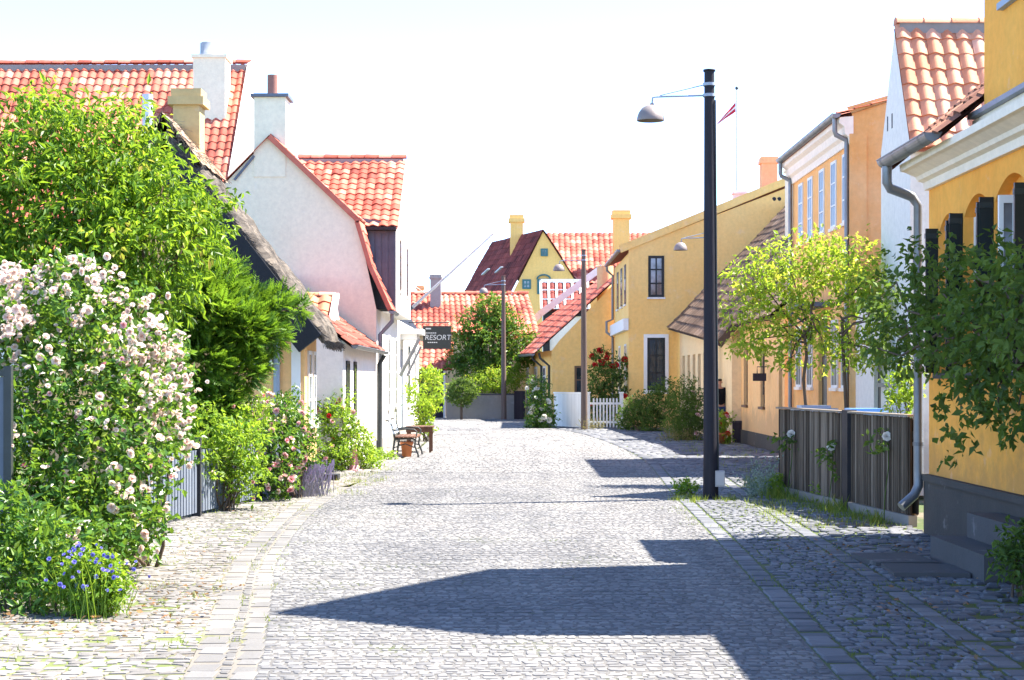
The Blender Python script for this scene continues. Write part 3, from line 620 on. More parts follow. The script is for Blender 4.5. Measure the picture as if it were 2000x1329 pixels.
h = thing('cottage', 'pale yellow low cottage under a sagging brown tiled roof, against the tall yellow house', 'cottage', (5.8, 50, 0))
cX = 5.75; y0, y1 = 44.2, 57.95
wl = MB(); holes = [(y-y0-.38, y-y0+.38, 1.05, 2.45) for y in (56.6, 55.0, 53.4, 51.9, 50.4)] + [(47.2-y0, 48.2-y0, .1, 2.2)]
wall_rect(wl, (cX, y0, 0), UY, -UX, y1-y0, 2.72, holes, .2); wl.face([V((cX, y0, 2.72)), V((cX, y1, 3.45)), V((cX, y1, 2.72))])
wl.face([V((cX, y0, 0)), V((10.5, y0, 0)), V((10.5, y0, 7.6)), V((cX, y0, 2.8))]); wl.build('wall', M['pale_yellow'], h)
for q in holes[:5]: window(h, (cX, y0, 0), UY, -UX, q, .1, .07, 1, 2, 'brown_wood', 'glass', 'brown_wood')
m = MB(); m.box(cX+.1, cX+.15, 47.22, 48.18, .1, 2.19); m.build('door', M['dark_paint'], h)
m = MB(); e0, e1 = V((5.33, 43.7, 2.62)), V((5.35, 57.95, 3.42))
pantiles(m, e0, e1, (9.6, 57.95, 7.75), (9.3, 43.7, 7.3), .27, .33, .05, random.Random(9))
m.face([e0 + V((.02,0,-.05)), e1 + V((.02,0,-.05)), V((9.6,57.95,7.68)), V((9.3,43.7,7.23))], .2); m.beam(e0 + V((0,-.02,-.08)), V((9.3,43.68,7.2)), .07, .2, .25)
roof = m.build('roof', M['tile_brown'], h)
chimney(roof, (8.0, 47), .7, .7, 5.6, 7.6, 'cream')

# ------------------------------------------------------------------ tall yellow house
h = thing('townhouse', 'tall yellow house with two black windows in its broad blank gable', 'house', (4.0, 58, 0))
yX, y0, y1 = 4.0, 58.0, 66.0
wl = MB(); hu = (gx(1266,58)-yX, gx(1297,58)-yX, gz(581,58), gz(500,58)); hlw = (gx(1264,58)-yX, gx(1299,58)-yX, gz(763,58), gz(660,58))
wall_rect(wl, (yX, y0, 0), UX, -UY, 7.2, 6.15, [hu, hlw], .14)
wl.face([V((yX, y0, 6.15)), V((yX+7.2, y0, 6.15)), V((yX+7.2, y0, 8.55)), V((yX+5.6, y0, 8.3))])
sh = [(1.2, 2.0, 4.3, 5.7), (3.2, 4.0, 4.3, 5.7), (5.4, 6.2, 4.3, 5.7), (1.0, 1.9, 1.1, 2.9), (4.2, 5.1, 1.1, 2.9)]
wall_rect(wl, (yX, y0, 0), UY, -UX, y1-y0, 6.0, sh, .12); wl.face([V((yX, y1, 0)), V((11, y1, 0)), V((11, y1, 8.4)), V((yX, y1, 6))])
wl.build('wall', M['yellow'], h)
window(h, (yX, y0, 0), UX, -UY, hu, .05, .09, 2, 3, 'black_frame', 'glass_pale', 'white_paint')
window(h, (yX, y0, 0), UX, -UY, hlw, .05, .09, 2, 3, 'black_frame', 'glass', 'white_paint', .12)
for i, q in enumerate(sh): window(h, (yX, y0, 0), UY, -UX, q, .05, .07, 2, 3, 'white_paint' if i > 2 else 'pole_brown', 'glass_pale', 'white_paint')
m = MB(); m.box(yX-.18, yX-.005, y0-.05, y1, 3.35, 3.75, .8); m.build('string_course', M['white_paint'], h)
m = MB(); pantiles(m, (yX-.3, y0-.02, 6.1), (yX-.3, y1, 6.1), (9.6, y1, 8.45), (9.6, y0-.02, 8.45), .27, .33); m.face([V((9.6,y0-.02,8.45)), V((9.6,y1,8.45)), V((14,y1,7)), V((14,y0-.02,7))]); roof = m.build('roof', M['tile_red'], h)
m = MB(); m.beam((yX-.3, y0+.04, 6.13), (9.8, y0+.04, 8.62), .22, .26); m.build('coping', M['yellow'], h)
chimney(roof, (gx(1501,60), 60), .55, .6, 7.6, gz(308,60), 'chim_orange', .12)
chimney(roof, (gx(1444,60), 60), .42, .5, 7.3, gz(375,60), 'cornice', .05)
gutter(h, (yX-.32, y0, 6.12), (yX-.32, y1, 6.12), .08)
pipe(h, [(yX-.3,y1-.2,6.05),(yX-.3,y1-.2,5.9),(yX-.08,y1-.2,5.7),(yX-.08,y1-.2,4.0),(yX-.32,y1-.2,3.9),(yX-.32,y1-.2,3.5),(yX-.08,y1-.2,3.3),(yX-.08,y1-.2,.1)], .05)
m = MB()
for px_ in (1512, 1522): m.tube([at(px_, 389, 57.99), at(px_, 389, 58.05)], .07, 10)
m.build('vent_hole', M['tar'], h)

# ------------------------------------------------------------------ yellow cottage beyond the picket fence
h = thing('cottage', 'yellow cottage with a swept red roof, behind the white picket fence', 'cottage', (1.6, 66.4, 0))
y0 = 66.4; xa = gx(1078, y0); xr, zr = 5.2, gz(490, y0)
wl = MB(); wn = (gx(1122,y0)-xa, gx(1142,y0)-xa, gz(770,y0), gz(715,y0))
wall_rect(wl, (xa, y0, 0), UX, -UY, 4.6, 2.8, [wn], .1)
wl.face([V((xa, y0, 2.8)), V((xa+4.6, y0, 2.8)), V((xa+4.6, y0, 5.6)), V((xr-.9, y0, zr-1.0)), V((xa+.3, y0, 3.2))])
far = V((.2, 80, 0)); du = (far - V((xa, y0, 0))); Lf = du.length; du.normalize(); nf = V((-du.y, du.x, 0)); nf = nf if nf.x < 0 else -nf
wf = [(2, 2.9, 1, 2.2), (5, 5.9, 1, 2.2), (8.2, 9.2, .1, 2.2), (11, 11.9, 1, 2.2)]
wall_rect(wl, (xa, y0, 0), du, nf, Lf, 2.8, wf, .1); wl.build('wall', M['yellow'], h)
window(h, (xa, y0, 0), UX, -UY, wn, .05, .08, 1, 2, 'brown_wood', 'glass')
for q in wf: window(h, (xa, y0, 0), du, nf, q, .05, .08, 2, 3, 'white_paint', 'glass')
m = MB()
ec0, ec1 = at(1043, 690, y0-.1), V((-.35, 80, 2.75)); mid0, mid1 = at(1098, 640, y0-.1), V((1.3, 80, 4.2)); rc0, rc1 = at(1206, 542, y0-.1), V((4.2, 80, 6.4))
pantiles(m, ec0, ec1, mid1, mid0, .3, .36, .06, random.Random(2)); pantiles(m, mid0, mid1, rc1, rc0, .3, .36, .06, random.Random(3))
m.face([ec0-UZ*.06, ec1-UZ*.06, mid1-UZ*.06, mid0-UZ*.06], .2); m.face([mid0-UZ*.06, mid1-UZ*.06, rc1-UZ*.06, rc0-UZ*.06], .2)
m.build('roof', M['tile_red'], h)
m = MB(); c0, c1 = V((-.4, 80.15, 2.9)), V((1.3, 80.15, 4.75)); m.beam(c0, c1, .25, .3); m.beam(c1, V((4.3, 80.15, 7.0)), .25, .3); m.build('parapet', M['cool_white'], h)
gutter(h, ec0 + V((-.05,0,-.03)), ec1 + V((-.05,0,-.03)), .08)
for s_ in (.3, 2.9): 
    p = V((xa, y0, 0)) + du*s_ + nf*.08; pipe(h, [p + UZ*2.7 + nf*.4, p + UZ*2.5 + nf*.35, p + UZ*2.2, p + UZ*.1], .05, 'iron')
m = MB(); m.tube([V((gx(1182,70), 70, 4.6)), V((gx(1182,70), 70, gz(520,70)))], .35, 4); m.build('chimney', M['chim_orange'], h)

# ------------------------------------------------------------------ background houses
h = thing('outhouse', 'small dark house with a white-ridged red tile roof, half hidden behind the swept red roof', 'house', (3.4, 88, 0))
Y_ = 88.0; a, b = gx(1057, Y_), gx(1150, Y_)
m = MB(); m.box(a+.15, b, Y_+.1, Y_+5, 0, gz(608, Y_)); m.build('wall', M['cool_white'], h)
m = MB(); m.box(a+.1, a+.45, Y_-.02, Y_+.09, 3.0, gz(608, Y_)); m.box(a+.45, b, Y_-.02, Y_+.09, gz(618,Y_), gz(608,Y_)); m.build('beam', M['tar'], h)
m = MB(); pantiles(m, (a, Y_-.3, gz(608,Y_)), (b, Y_-.3, gz(608,Y_)), (b, Y_+1.4, gz(553,Y_+1.4)), (a, Y_+1.4, gz(553,Y_+1.4)), .42, .42, .09, random.Random(6)); roof = m.build('roof', M['tile_maroon'], h)
m = MB()
for k in range(7):
    x = a + (b-a)*k/6.0; m.beam((x, Y_-.3, gz(608,Y_)+.12), (x, Y_+1.4, gz(553,Y_+1.4)+.12), .11, .08, .9)
for t in (0, .33, .66): m.beam((a, Y_-.3+1.7*t, gz(608,Y_)+.13+(gz(553,Y_+1.4)-gz(608,Y_))*t), (b, Y_-.3+1.7*t, gz(608,Y_)+.13+(gz(553,Y_+1.4)-gz(608,Y_))*t), .07, .06, .9)
m.beam((a, Y_+1.4, gz(553,Y_+1.4)+.1), (b, Y_+1.4, gz(553,Y_+1.4)+.1), .2, .2, .95); m.build('mortar_lines', M['white_paint'], roof)

h = thing('gabled_house', 'large yellow gabled house with a maroon roof and teal windows closing the street', 'house', (2, 112, 0))
Yg = 112.0; ap = at(1061, 452, Yg); zl = 4.6
xl = gx(1000, Yg); xw = gx(1140, Yg); ze_ = gz(575, Yg)
wl = MB(); hs = [(gx(1056,Yg)-xl, gx(1070,Yg)-xl, gz(501,Yg), gz(486,Yg)), (gx(1020,Yg)-xl, gx(1037,Yg)-xl, gz(565,Yg), gz(546,Yg))]
wl.face([V((xl, Yg, 0)), V((xw, Yg, 0)), V((xw, Yg, ze_)), ap, V((xl, Yg, ze_))]); wl.build('wall', M['far_yellow'], h)
for q in hs: window(h, (xl, Yg-.06, 0), UX, -UY, q, -.02, .12, 2, 2, 'teal', 'glass_pale')
window(h, (xl, Yg-.06, 0), UX, -UY, (gx(1049,Yg)-xl, gx(1075,Yg)-xl, gz(575,Yg), gz(545,Yg)), -.02, .14, 2, 2, 'teal', 'glass_pale')
m = MB(); c = at(1062, 546, Yg-.09)
for k in range(12):
    q0, q1 = math.pi*k/12, math.pi*(k+1)/12; m.beam(c + V((math.cos(q0)*.44, 0, math.sin(q0)*.3)), c + V((math.cos(q1)*.44, 0, math.sin(q1)*.3)), .1, .14, .5, (0,1,0))
m.build('arch', M['teal'], h)
m = MB(); bk = V((-3.5, 9, 0)); e0 = V((xl-.25, Yg-.15, ze_-.2)); e1 = at(900, 580, Yg+10)
pantiles(m, e0, e1, ap + bk + V((0,-.1,0)), ap + V((0,-.15,.1)), .4, .45, .05, random.Random(7), 4)
xr_ = V((xw+.3, Yg-.15, ze_-.2)); pantiles(m, xr_, xr_ + bk, ap + bk, ap + V((0,-.15,.1)), .4, .45, .05, random.Random(7), 4); roof = m.build('roof', M['tile_maroon'], h)
chimney(roof, (gx(1009,116), 116), .9, .9, gz(500,116), gz(421,116), 'far_yellow', .25, flare=.12)
m = MB()
for px_, py_ in ((940,538),(966,534)): 
    p = at(px_, py_, 113.2); m.obox(p, V((.42,-.28,.36)), V((.16,.1,.02)), V((0,0,.08)))
m.build('skylight', M['pale_zinc'], roof)

h = thing('long_house', 'long red-roofed house with a yellow chimney behind the maroon-roofed gable', 'house', (8, 125, 0))
Y_ = 125.0; a, b = gx(1068, Y_), gx(1330, Y_)
m = MB(); m.box(a, b, Y_-5, Y_+5, 0, gz(560, Y_)); m.build('wall', M['far_yellow'], h)
m = MB(); pantiles(m, (a, Y_-5.4, gz(556,Y_-5)), (b, Y_-5.4, gz(556,Y_-5)), (b, Y_, gz(456,Y_)), (a, Y_, gz(456,Y_)), .42, .5, .1, random.Random(11), 4); roof = m.build('roof', M['tile_red'], h)
chimney(roof, (gx(1213,121), 121), 1.15, 1.1, gz(500,121), gz(412,121), 'far_yellow', .3, flare=.15)

h = thing('long_house', 'low house with a sunlit red tile roof behind the rowan tree', 'house', (-2, 78, 0))
Y_ = 80.0; a, b = gx(812, Y_), gx(1052, Y_)
m = MB(); m.box(a-3, b-.1, Y_-3.2, Y_+3, 0, 4.0); m.build('wall', M['pale_yellow'], h)
m = MB(); pantiles(m, (a-3, Y_-3.6, gz(652,Y_-3.6)), (b, Y_-3.6, gz(652,Y_-3.6)), (b-.5, Y_, gz(575,Y_)), (a-3, Y_, gz(575,Y_)), .27, .42, .07, random.Random(13), 5); roof = m.build('roof', M['tile_red'], h)
m = MB(); ridge_tiles(m, (a-3, Y_, gz(573,Y_)), (b-.5, Y_, gz(573,Y_)), .16, .5); m.build('ridge', M['tile_red'], roof)
chimney(roof, (gx(851,79), 79), .5, .5, 5.0, gz(537,79), 'concrete', .1)
chimney(roof, (gx(821,81), 81), .32, .4, 5.0, gz(558,81), 'chim_orange', .1)
h = thing('shed', 'dark timber shed with a strip of red tiles, at the bend below the hanging sign', 'shed', (-3.1, 74, 0))
m = MB(); m.box(gx(800,73), gx(868,73), 73, 75.5, 0, gz(722,73)); 
for k in range(9): m.box(gx(802,73)+k*.16, gx(802,73)+k*.16+.12, 72.975, 72.998, .05, gz(724,73), .2 + .1*(k % 4))
m.build('wall', M['timber'], h)
m = MB(); pantiles(m, (gx(800,73), 72.7, gz(722,72.7)), (gx(884,73), 72.7, gz(722,72.7)), (gx(884,73), 74.4, gz(668,74.4)), (gx(800,73), 74.4, gz(668,74.4)), .25, .3, .06); m.build('roof', M['tile_red'], h)
m = MB(); m.box(gx(866,73), gx(870,73), 72.9, 73, 0, gz(722,73)); m.build('corner_post', M['white_paint'], h)

gw = thing('garden_wall', 'low grey garden wall shaded by the rowan tree at the bend', 'wall', (-1.2, 70.3, 0))
m = MB(); m.box(gx(872,70.3), gx(1024,70.3), 70.3, 70.55, 0, gz(772,70.3)); m.build('wall', M['concrete'], gw)
m = MB(); m.box(gx(871,70.3), gx(1025,70.3), 70.26, 70.6, gz(772,70.3), gz(769,70.3)); m.build('coping', M['stone'], gw)
m = MB(); m.box(gx(1004,70), gx(1026,70), 70.0, 70.25, 0, gz(764,70))
for k in range(4): m.box(gx(1005,70)+k*.11, gx(1005,70)+k*.11+.09, 69.975, 69.998, .04, gz(766,70), .3+.15*(k % 3))
tag(m.build('garden_gate', M['timber']), 'dark board gate at the right end of the grey garden wall', 'gate')

# ------------------------------------------------------------------ white picket fence
pf = thing('picket_fence', 'white picket fence with a close boarded half and an open half', 'fence', (2.6, 56.6, 0))
m = MB(); a, b = V((gx(1083,58.6), 58.6, .05)), V((gx(1138,56.4), 56.4, .05)); d = (b-a); Ln = d.length; d.normalize(); nn = V((d.y, -d.x, 0))
k = 0.0
while k < Ln - .05: m.obox(a + d*k, d*.115, nn*.02, UZ*1.12, .5 + .4*((int(k*9) % 3)/3)); k += .12
m.obox(a + UZ*1.125 - nn*.03, d*Ln, nn*.08, UZ*.05, .9); m.build('board_panel', M['white_paint'], pf)
m = MB(); x = gx(1158, 56.4)
while x < gx(1208, 56.4): m.box(x, x+.055, 56.4, 56.42, .06, 1.0, .7); m.obox(V((x, 56.4, 1.0)), V((.055,0,0)), V((0,.02,0)), V((0,0,.03))); x += .11
for z in (.2, .82): m.box(gx(1151,56.4), gx(1214,56.4), 56.423, 56.46, z, z+.07, .6)
m.build('picket_panel', M['white_paint'], pf)
for px_ in (1149, 1214):
    m = MB(); x = gx(px_, 56.4); m.box(x-.06, x+.06, 56.38, 56.5, 0, 1.2, .8); m.box(x-.08, x+.08, 56.36, 56.52, 1.2, 1.24, .9); m.build('post', M['white_paint'], pf)

# ------------------------------------------------------------------ lamp posts
def lamp_post(mat, label, box=True, rr=.098):
    t = thing('street_lamp', label, 'street lamp', (0,0,0), 'street lamps along the right kerb')
    m = MB(); m.tube([V((0,0,-.05)), V((.0,0,.6)), V((-.01,0,3)), V((-.02,0,5.90))], [rr*1.12, rr*1.05, rr*.9, rr*.72], 14); m.lathe((-.02,0,5.9), [(.075,.0),(.085,.0),(.085,.025),(0.001,.03)], 14); m.build('pole', M[mat], t)
    m = MB(); m.tube([V((-.06,0,5.57)), V((-.74,0,5.55)), V((-.80,0,5.54)), V((-.81,0,5.44))], .013, 8); m.tube([V((-.07,0,5.72)), V((-.70,0,5.57))], .008, 6)
    for z in (5.57, 5.72): m.tube([V((-.02,0,z-.02)), V((-.02,0,z+.02))], .09, 14)
    m.build('arm', M['blue_grey'], t)
    m = MB(); m.lathe((-.83,0,5.22), [(.188,0),(.19,.015),(.185,.05),(.165,.11),(.12,.175),(.06,.212),(.02,.22),(.001,.22)], 24)
    m.lathe((-.83,0,5.22), [(.188,0),(.176,.012),(.15,.09),(.09,.15)], 24, .1); m.tube([V((-.81,0,5.43)), V((-.81,0,5.46))], .03, 10)
    sh = m.build('lamp_shade', M['lamp_enamel'], t)
    m = MB(); m.lathe((-.83,0,5.22), [(.001,.035),(.05,.045),(.07,.09),(.05,.15),(.02,.17)], 12); m.build('bulb', M['lamp_inner'], sh)
    if box:
        m = MB(); m.box(.05, .18, -.12, -.03, .18, .40); m.box(.06, .17, -.132, -.12, .20, .38, .9); m.build('cable_box', M['zinc_box'], t)
        m = MB(); m.tube([V((.10,-.05,.40)), V((.09,-.05,1.5)), V((.075,-.045,3.0)), V((.058,-.04,5.5))], .011, 6); m.build('conduit', M['iron'], t)
    return t
lp = lamp_post('pole_wood', 'tall dark wooden lamp post with a grey cable box, nearest to the board fence'); lp.location = (2.74, 23.3, 0)
lb = lamp_post('pole_brown', 'brown wooden lamp post standing in front of the white picket fence', False, .105); lb.location = (gx(1141,55.4), 55.4, 0)
l3 = copy_tree(lb); l3['label'] = 'weathered wooden lamp post in front of the garden wall and rowan tree'; l3.location = (gx(984,69.6), 69.6, 0)
l4 = copy_tree(lb); l4['label'] = 'lamp post hidden behind the near dark one, only its grey shade showing'; l4.location = (gx(1388,46.6), 46.6, 0); l4.rotation_euler.z = .02

# flagpole with long pennant
fp = thing('flagpole', 'tall white flagpole rising behind the yellow house', 'flagpole', (10, 75, 0))
m = MB(); X_ = gx(1439,75); m.tube([V((X_+.05,75,0)), V((X_,75,gz(176,75)))], [.1,.055], 10); m.build('pole', M['white_paint'], fp)
m = MB(); m.lathe((X_,75,gz(176,75)), [(.001,.16),(.06,.13),(.08,.08),(.06,.03),(.03,0)], 10); m.build('finial', M['iron'], fp)
fl = thing('pennant', 'red and white pennant drooping from the tall flagpole', 'pennant', (X_, 75, 13))
for nm, off, mt in (('red_band', 0, 'red_cloth'), ('white_band', -.17, 'white_cloth'), ('red_band', -.26, 'red_cloth')):
    m = MB(); pr = None
    for k in range(13):
        s_ = k/12; wv = .10*math.sin(s_*9); c = V((X_-.06-.82*s_, 75+wv, gz(200,75)-.55*(1-s_)*0 - .95*s_ + off*(1-s_*.95)))
        wd = (.17 if mt == 'red_cloth' else .09)*(1-s_*.8); cur = [c, c - UZ*wd]
        if pr: m.face([pr[0], cur[0], cur[1], pr[1]], .5, True); m.face([p + V((0,.012,0)) for p in (pr[1], cur[1], cur[0], pr[0])], .5, True)
        pr = cur
    m.build(nm, M[mt], fl)

# ================================================================== LEFT SIDE
# ------------------------------------------------------------------ big red roofed house
h = thing('long_house', 'long house with a broad red pantile roof rising behind the trees', 'house', (-10, 42, 0))
Yr, zr, sl = 46.0, gz(128, 46.0), 1.10; xe = gx(489, 46.0); yf = 40.2; zf = zr - sl*(Yr-yf); yk = 51.0; zk = zr - sl*(yk-Yr)
wl = MB(); wl.face([V((xe, yf+.2, 0)), V((xe, yf+.2, zf-.1)), V((xe, Yr, zr-.05)), V((xe, yk, zk)), V((xe, yk, 0))])
wl.face([V((-22, yf+.2, 0)), V((xe, yf+.2, 0)), V((xe, yf+.2, zf)), V((-22, yf+.2, zf))]); wl.build('wall', M['white'], h)
rf = MB(); pantiles(rf, (-20, yf-.2, zf-.2), (xe-.08, yf-.2, zf-.2), (xe-.08, Yr, zr), (-20, Yr, zr), .223, .30, .048, random.Random(21))
rf.face([V((-20,Yr,zr)), V((xe-.02,Yr,zr)), V((xe-.02,yk+.1,zk-.1)), V((-20,yk+.1,zk-.1))]); roof = rf.build('roof', M['tile_red'], h)
m = MB(); ridge_tiles(m, (-20, Yr, zr+.05), (xe, Yr, zr+.09), .13, .36, random.Random(22)); m.build('ridge', M['tile_red'], roof)
m = MB(); m.box(-20, xe-.1, Yr-.20, Yr-.06, zr-.20, zr-.02); m.build('mortar', M['ridge_grey'], roof)
m = MB(); m.beam((xe+.03, yf-.2, zf-.18), (xe+.03, Yr, zr+.04), .18, .18, .8); m.build('verge', M['white'], h)
Yc = 44.4; xc0, xc1 = gx(377, Yc), gx(431, Yc); zt = gz(107, Yc)
m = MB(); m.box(xc0, xc1+.12, Yc, Yc+.83, gz(255,Yc), zt-.08); m.box(xc0-.04, xc1+.16, Yc-.04, Yc+.87, zt-.08, zt); ch = m.build('chimney', M['cream'], roof)
m = MB(); cx_ = (xc0+xc1)/2+.05; m.lathe((cx_, Yc+.42, zt), [(.40,.0),(.40,.04),(.30,.08),(.30,.36),(.26,.40),(.001,.42)], 20); m.build('cowl', M['zinc_box'], ch)
m = MB(); X_ = gx(288, 42.9); m.tube([V((X_, 42.9, gz(285,42.9))), V((X_, 42.9, gz(185,42.9)))], .14, 16); m.build('flue', M['pale_zinc'], roof)
Ysk = 41.6; psk = V((gx(262,Ysk), Ysk, zr - sl*(Yr-Ysk) + .08)); tl_ = V((0, .75, .75*sl)); m = MB(); m.obox(psk, V((.72,0,0)), tl_, V((0,-.06,.06))); m.build('skylight', M['pale_zinc'], roof)

# ------------------------------------------------------------------ thatched cottage
h = thing('thatched_cottage', 'thatched cottage with black barge boards, its peach gable behind the dark conifer', 'cottage', (-4, 27, 0))
ya, yb = 25.75, 27.3; rx, rz = -5.26, 5.34; ex, ez = -2.86, 2.20
wx = -3.16; lx_ = 2*rx - wx
wl = MB(); zw = 2.75; hs = [(26.1-ya, 26.55-ya, .95, 2.1), (26.75-ya, 27.1-ya, .95, 2.1)]
wall_rect(wl, (wx, ya, 0), UY, UX, yb-ya, zw, hs, .1)
wl.face([V((lx_, ya, 0)), V((wx, ya, 0)), V((wx, ya, zw)), V((rx, ya, rz-.2)), V((lx_, ya, zw))]); wl.face([V((lx_, yb, 0)), V((wx, yb, 0)), V((wx, yb, zw)), V((rx, yb, rz-.2)), V((lx_, yb, zw))][::-1])
wl.build('wall', M['peach'], h)
for q in hs: window(h, (wx, ya, 0), UY, UX, q, .05, .06, 1, 3, 'white_paint', 'glass_pale', 'white_paint')
rt = random.Random(31)
def thatch_half(side):
    m = MB(); nu, nv = 34, 12; y0_, y1_ = ya-.35, yb+.25; th = .16
    def pt(i, j, top):
        t = i/nu; x = rx + (ex-rx)*t*1.0; z = rz + (ez-rz)*t - .10*math.sin(math.pi*t)*0; y = y0_ + (y1_-y0_)*j/nv
        nrm = V((-(ez-rz), 0, (ex-rx))).normalized(); nrm = nrm if nrm.z > 0 else -nrm
        edge = min(1, min(j, nv-j)/1.5 + .55); e2 = min(1, (nu-i)/3 + .5)
        k = th*edge*e2 if top else 0
        q = V((x, y, z)) + nrm*(k + (noise.noise(V((x*3, y*3, z*3+side*9)))*.05 if top else 0))
        if side < 0: q.x = 2*rx - q.x
        return q
    for top in (1, 0):
        for i in range(nu):
            for j in range(nv):
                f_ = [pt(i,j,top), pt(i+1,j,top), pt(i+1,j+1,top), pt(i,j+1,top)]
                m.face(f_, rt.uniform(.1,.7), True)
    for i in range(nu):
        for j in (0, nv): m.face([pt(i,j,1), pt(i+1,j,1), pt(i+1,j,0), pt(i,j,0)], rt.uniform(.3,.8))
    for j in range(nv): m.face([pt(nu,j,1), pt(nu,j+1,1), pt(nu,j+1,0), pt(nu,j,0)], rt.uniform(.2,.7))
    for k in range(1500):                                           # loose straw along verge and eave
        i, j = (rt.uniform(0, nu), 0) if rt.random() < .6 else (nu, rt.uniform(0, nv))
        p = pt(i, j, 1) if rt.random() < .5 else pt(i, j, 0)*.5 + pt(i, j, 1)*.5
        dd = (V((ex-rx, 0, ez-rz)).normalized()*(1 if side > 0 else 1) + V((rt.gauss(0,.3), rt.gauss(-.3,.3), rt.gauss(0,.3))))*.09
        if side < 0: dd.x = -dd.x
        m.face([p, p + dd + V((.006,0,.006)), p + dd], rt.uniform(.2,1))
    return m
m1, m2 = thatch_half(1), thatch_half(-1)
i0 = len(m1.v); m1.v += m2.v; m1.f += [tuple(k+i0 for k in f_) for f_ in m2.f]; m1.t += m2.t; m1.sm += m2.sm
roof = m1.build('roof', M['thatch'], h)
m = MB()
nv = 14
for j in range(nv):
    y0_, y1_ = ya-.38 + (yb-ya+.7)*j/nv, ya-.38 + (yb-ya+.7)*(j+1)/nv
    for side in (1,-1):
        for k in range(5):
            def rp(k, y): 
                t = k/5; q = V((rx + side*(.0 + .62*t), y, rz + .33 - .80*t + noise.noise(V((k*1.3, y*4, side*3)))*.05)); return q
            m.face([rp(k,y0_), rp(k+1,y0_), rp(k+1,y1_), rp(k,y1_)], rt.uniform(.2,.9), True)
for k in range(900):
    y = rt.uniform(ya-.4, yb+.3); s_ = rt.choice((1,-1)); t = rt.random(); p = V((rx + s_*.62*t, y if rt.random() < .6 else ya-.38, rz+.33-.8*t))
    dd = V((s_*.06 + rt.gauss(0,.05), rt.gauss(-.02,.05), -.07 + rt.gauss(0,.05))); m.face([p, p+dd+V((.006,0,.006)), p+dd], rt.uniform(.2,1))
m.build('ridge', M['thatch_ridge'], roof)
m = MB()
for side in (1, -1):
    a_ = V((rx, ya-.33, rz-.30)); b_ = V((rx + side*(ex-rx)*.93, ya-.37, rz-.30 + (ez+.08-rz)*.93)); m.beam(a_, b_, .12, .42, .4, (0,-.001,1))
m.build('barge_board', M['tar'], h)
chimney(roof, (gx(369,26.95), 26.95), .42, .45, 4.8, gz(178,26.95), 'yellow_brick', .13, flare=.07)
pipe(h, [(wx-.42, ya-.05, 2.35), (wx-.42, ya-.05, .1)], .05, 'blue_grey')
m = MB(); m.box(wx-.20, wx-.06, ya-.03, ya-.003, 0, 2.4, .9); m.build('corner_board', M['white_paint'], h)
m = MB(); X0 = gx(500,25.9); m.box(X0-.6, X0+.28, 25.55, 25.99, 1.85, 2.05); m.build('porch_roof', M['white_paint'], h)
m = MB(); m.box(X0-.5, X0+.1, 25.96, 25.997, .1, 1.85); m.build('door', M['brown_wood'], h)
sp = MB(); sp.box(gx(617,27.9), gx(660,27.6), 27.55, 27.95, -.02, .10); sp.box(gx(617,27.9), gx(624,27.9), 27.95, 28.1, -.02, .3)
tag(sp.build('doorstep', M['tar']), 'black doorstep kerb outside the thatched cottage', 'step')

# ------------------------------------------------------------------ annex with red tiles
h = thing('annex', 'low white annex with a red tiled roof between the thatch and the cream gable', 'outbuilding', (-4, 34, 0))
ax, y0, y1 = -3.06, 30.6, 38.05
wl = MB(); hs = [(31.1-y0, 31.7-y0, 1.0, 2.0), (32.6-y0, 33.1-y0, .9, 2.0)]
wall_rect(wl, (ax, y0, 0), UY, UX, y1-y0, 2.3, hs, .1); wl.face([V((-5.2, y0, 0)), V((ax, y0, 0)), V((ax, y0, 2.3)), V((-5.2, y0, 4.1))]); wl.build('wall', M['white'], h)
window(h, (ax, y0, 0), UY, UX, hs[0], .05, .06, 2, 2, 'black_frame', 'glass'); window(h, (ax, y0, 0), UY, UX, hs[1], .05, .06, 1, 2, 'black_frame', 'glass')
m = MB(); pantiles(m, (ax+.18, y0-.1, 2.27), (ax+.18, y1, 2.27), (-5.2, y1, 4.0), (-5.2, y0-.1, 4.0), .2, .26, .04, random.Random(41)); roof = m.build('roof', M['tile_deep'], h)
gutter(h, (ax+.22, y0-.1, 2.27), (ax+.22, y1, 2.27), .06)
# small cross roof rising behind the thatch, with a white verge
Yq = 35.2; xq = gx(655, Yq)
m = MB(); pantiles(m, (-6, Yq-1.3, gz(660,Yq-1.3)), (xq-.04, Yq-1.3, gz(660,Yq-1.3)), (xq-.04, Yq, gz(577,Yq)), (-6, Yq, gz(577,Yq)), .27, .3, .05, random.Random(43), 8); ridge_tiles(m, (-6, Yq, gz(575,Yq)), (xq, Yq, gz(575,Yq)), .09, .35); m.build('cross_roof', M['tile_pale'], h)
m = MB(); m.face([V((xq,Yq-1.3,2.3)), V((xq,Yq+1.3,2.3)), V((xq,Yq+1.3,gz(650,Yq))), V((xq,Yq,gz(577,Yq))), V((xq,Yq-1.3,gz(655,Yq-1.3)))]); m.beam((xq+.02,Yq-1.3,gz(655,Yq-1.3)), (xq+.02,Yq,gz(577,Yq)), .12, .1); m.build('cross_gable', M['white'], h)
pipe(h, [(ax+.2, y1-.12, 2.2), (ax+.08, y1-.12, 2.0), (ax+.08, y1-.12, .1)], .05, 'iron')

